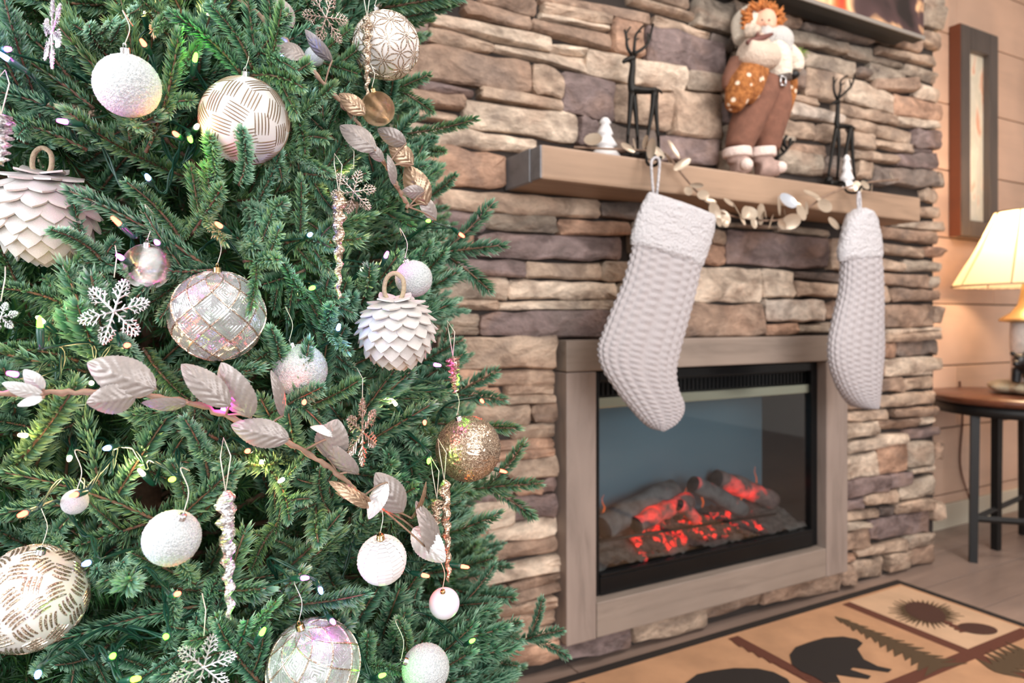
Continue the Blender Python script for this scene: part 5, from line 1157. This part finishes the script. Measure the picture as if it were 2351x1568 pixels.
# icicles
for i, (a_, b_, r0, label, mt) in enumerate(ICES):
    t = HUNG[len(BALLS) + len(FLAKES) + 3 * i][3]; p0, p1 = at(*a_, t), at(*b_, t); root = empty('icicle_ornament', p1, label, 'ornament', 'icicles on the tree')
    n, m = 140, 12; V = []; ax = nrm(p1 - p0); fr_ = np.array(frame(ax))[:3, :3]; r_ = np.random.default_rng(i + 3)
    for j in range(n):
        f = j / (n - 1); rad = r0 * (1 - .72 * f) * min(1, .35 + f * 12, .25 + (1 - f) * 20) * .85 * (1 + .13 * math.sin(f * 60)); off = .16 * r0 * np.array((0, math.cos(f * 44), math.sin(f * 44)))
        for k in range(m):
            g = 2 * math.pi * k / m; rr_ = rad * (1 + .12 * math.cos(2 * g + f * 40) + r_.normal(0, .05)); V.append(p0 + (p1 - p0) * f + fr_ @ (off + np.array((0, rr_ * math.cos(g), rr_ * math.sin(g)))))
    F = [(j * m + k, j * m + (k + 1) % m, (j + 1) * m + (k + 1) % m, (j + 1) * m + k) for j in range(n - 1) for k in range(m)] + [tuple(range(m))[::-1], tuple((n - 1) * m + k for k in range(m))]
    put('icicle', mesh('icicle', V, F, M_['silver_fine' if mt == 'silverg' else 'champagne_fine'], False), root)
    MB().tube([p0, p0 + np.array((-.004, .004, .03)), p0 + np.array((0, .02, .045)), p0 + np.array((.005, .006, .03)), p0], .0005, 5).build('thread', M_['thread'], root)
# ------------------------------------------------------------------ leaf garlands
def leaf_mesh(mat, ratio):
    nu, nv = 14, 36; V = []; k_ = ratio / 2
    for j in range(nv + 1):
        v = j / nv; hw = k_ * (math.sin(math.pi * v ** .85) ** .72 if 0 < v < 1 else 0.0) + .004
        for i in range(nu + 1):
            u = i / nu * 2 - 1; ser = 1 + .09 * abs(((v * 15) % 1) - .5) * 2 if abs(u) > .93 else 1
            vein = math.exp(-((((v - .32 * abs(u)) * 6.2) % 1 - .5) / .17) ** 2) * .03 * min(1, 4 * (1 - abs(u))) * min(1, 6 * (1 - v)) + .024 * math.exp(-(u / .09) ** 2)
            V.append((v, u * hw * ser, vein + .10 * math.sin(math.pi * v) - .10 * u * u * hw / max(k_, .01) * 1.0 * k_ * 2))
    F = [(j * (nu + 1) + i, (j + 1) * (nu + 1) + i, (j + 1) * (nu + 1) + i + 1, j * (nu + 1) + i + 1) for j in range(nv) for i in range(nu)]
    return mesh('leaf', V, F, M_[mat])
for G, label in ((GARL, 'champagne metal leaf garland winding across the middle of the tree'), (GARL2, 'bronze leaf garland running down from the top of the tree')):
    pts = G[0][0][1]; root = empty('leaf_garland', at(*pts[5], gt(*pts[5])), label, 'garland', 'leaf garlands on the tree')
    W = np.array([at(*p, gt(*p) + .008) for p in pts]); W[1:-1] = (W[:-2] + 2 * W[1:-1] + W[2:]) / 4
    MB().tube(spline(W, 80) + np.random.default_rng(2).normal(0, .0007, (80, 3)), .0025 * (1 + .25 * np.sin(np.arange(80) * 1.7)), 8).build('stem', M_['twig'], root)
    for b_, tp, ratio, mt, roll in G[1:]:
        m_ = ((b_[0] + tp[0]) / 2, (b_[1] + tp[1]) / 2); t = gt(*m_); p0, p1 = at(*b_, t + .004), at(*tp, t - .006); L_ = np.linalg.norm(p1 - p0)
        side = nrm(np.cross(FWD, p1 - p0)); z_ = nrm(-FWD * math.cos(roll) + side * math.sin(roll)); 
        M = Matrix.Translation(Vector(p0)) @ frame(p1 - p0, z_) @ Matrix.Scale(L_, 4)
        lf = put('leaf', leaf_mesh(mt, ratio * (1 + .25 * abs(roll))), root, M)
        near = W[np.argmin(np.linalg.norm(W - p0, axis=1))]; MB().tube(spline([p0 + (p1 - p0) * .05, p0, p0 * .6 + near * .4 + np.array((0, 0, .002)), near], 12), .0011, 6).build('leaf_stalk', M_['twig'], root)
# ------------------------------------------------------------------ string lights
ls = empty('string_lights', at(512, 943, .7), 'multicoloured mini string lights on green wire wound through the tree', 'lights')
LC_ = dict(r=(255, 60, 44), g=(90, 255, 40), b=(100, 130, 255), m=(255, 70, 220), y=(210, 255, 40), w=(255, 216, 150))
GL = {k: glow('led_' + n, LC_[k], 20) for k, n in dict(r='red', g='green', b='blue', m='pink', y='yellow', w='warm').items()}
BM = {}
for k in LC_:
    m = MB().lathe([(0, .0105), (.0016, .009), (.0021, .006), (.0024, .002), (.0022, 0), (0, -.001)], (0, 0, 0), 10); BM[k] = mesh('bulb', m.V, m.F, GL[k])
m = MB().lathe([(0, 0), (.003, 0), (.0032, -.004), (.0028, -.014), (.0018, -.018), (0, -.018)], (0, 0, 0), 10); SK = mesh('bulb_socket', m.V, m.F, M_['sock'])
rl = np.random.default_rng(5); ends = []
for l in LED + [(x, y, 'w') for x, y in DEEP]:
    deep = l not in LT; p = at(l[0], l[1], min(1.1, tree_t(l[0], l[1]) + .075) if deep else LT[l] - .01); out = nrm(np.array((p[0] - AX[0], p[1] - AX[1], .25)) + rl.normal(0, .35, 3) - FWD * .3)
    M = Matrix.Translation(Vector(p)) @ frame(np.cross(out, (0.1, .2, 1.0)), out)
    s_ = put('bulb_socket', SK, ls, M); put('bulb', BM[l[2]], s_, M); ends.append(p - out * .018)
    q_ = bpy.data.lights.new('led_light', 'POINT'); q_.energy = .10 if deep else .035; q_.color = lin(LC_[l[2]]); q_.shadow_soft_size = .004
    q_o = bpy.data.objects.new('led_light', q_); COL.objects.link(q_o); q_o.location = Vector(p + out * .014)
E = list(range(len(ends))); path = [E.pop(int(np.argmin([e[2] for e in ends])))]
while E:
    j = min(E, key=lambda q: np.linalg.norm(ends[q] - ends[path[-1]])); E.remove(j); path.append(j)
for a_, b_ in zip(path, path[1:]):
    p, q = ends[a_], ends[b_]
    if np.linalg.norm(p - q) > .42: continue
    mid = (p + q) / 2; c = np.array((AX[0], AX[1], mid[2])); g = nrm(c - mid); s_ = .06 + .14 * np.linalg.norm(p - q)
    P = spline([p, p * .7 + q * .3 + g * s_ * .8 + rl.normal(0, .008, 3), mid + g * s_ + np.array((0, 0, -.02)), p * .3 + q * .7 + g * s_ * .8 + rl.normal(0, .008, 3), q], 22)
    m = MB(); 
    for ph in (0, math.pi):
        m.tube([P[i] + .0016 * np.array((math.cos(i * .9 + ph), math.sin(i * .9 + ph), 0)) for i in range(22)], .0011, 5)
    m.build('wire', M_['wire'], ls)
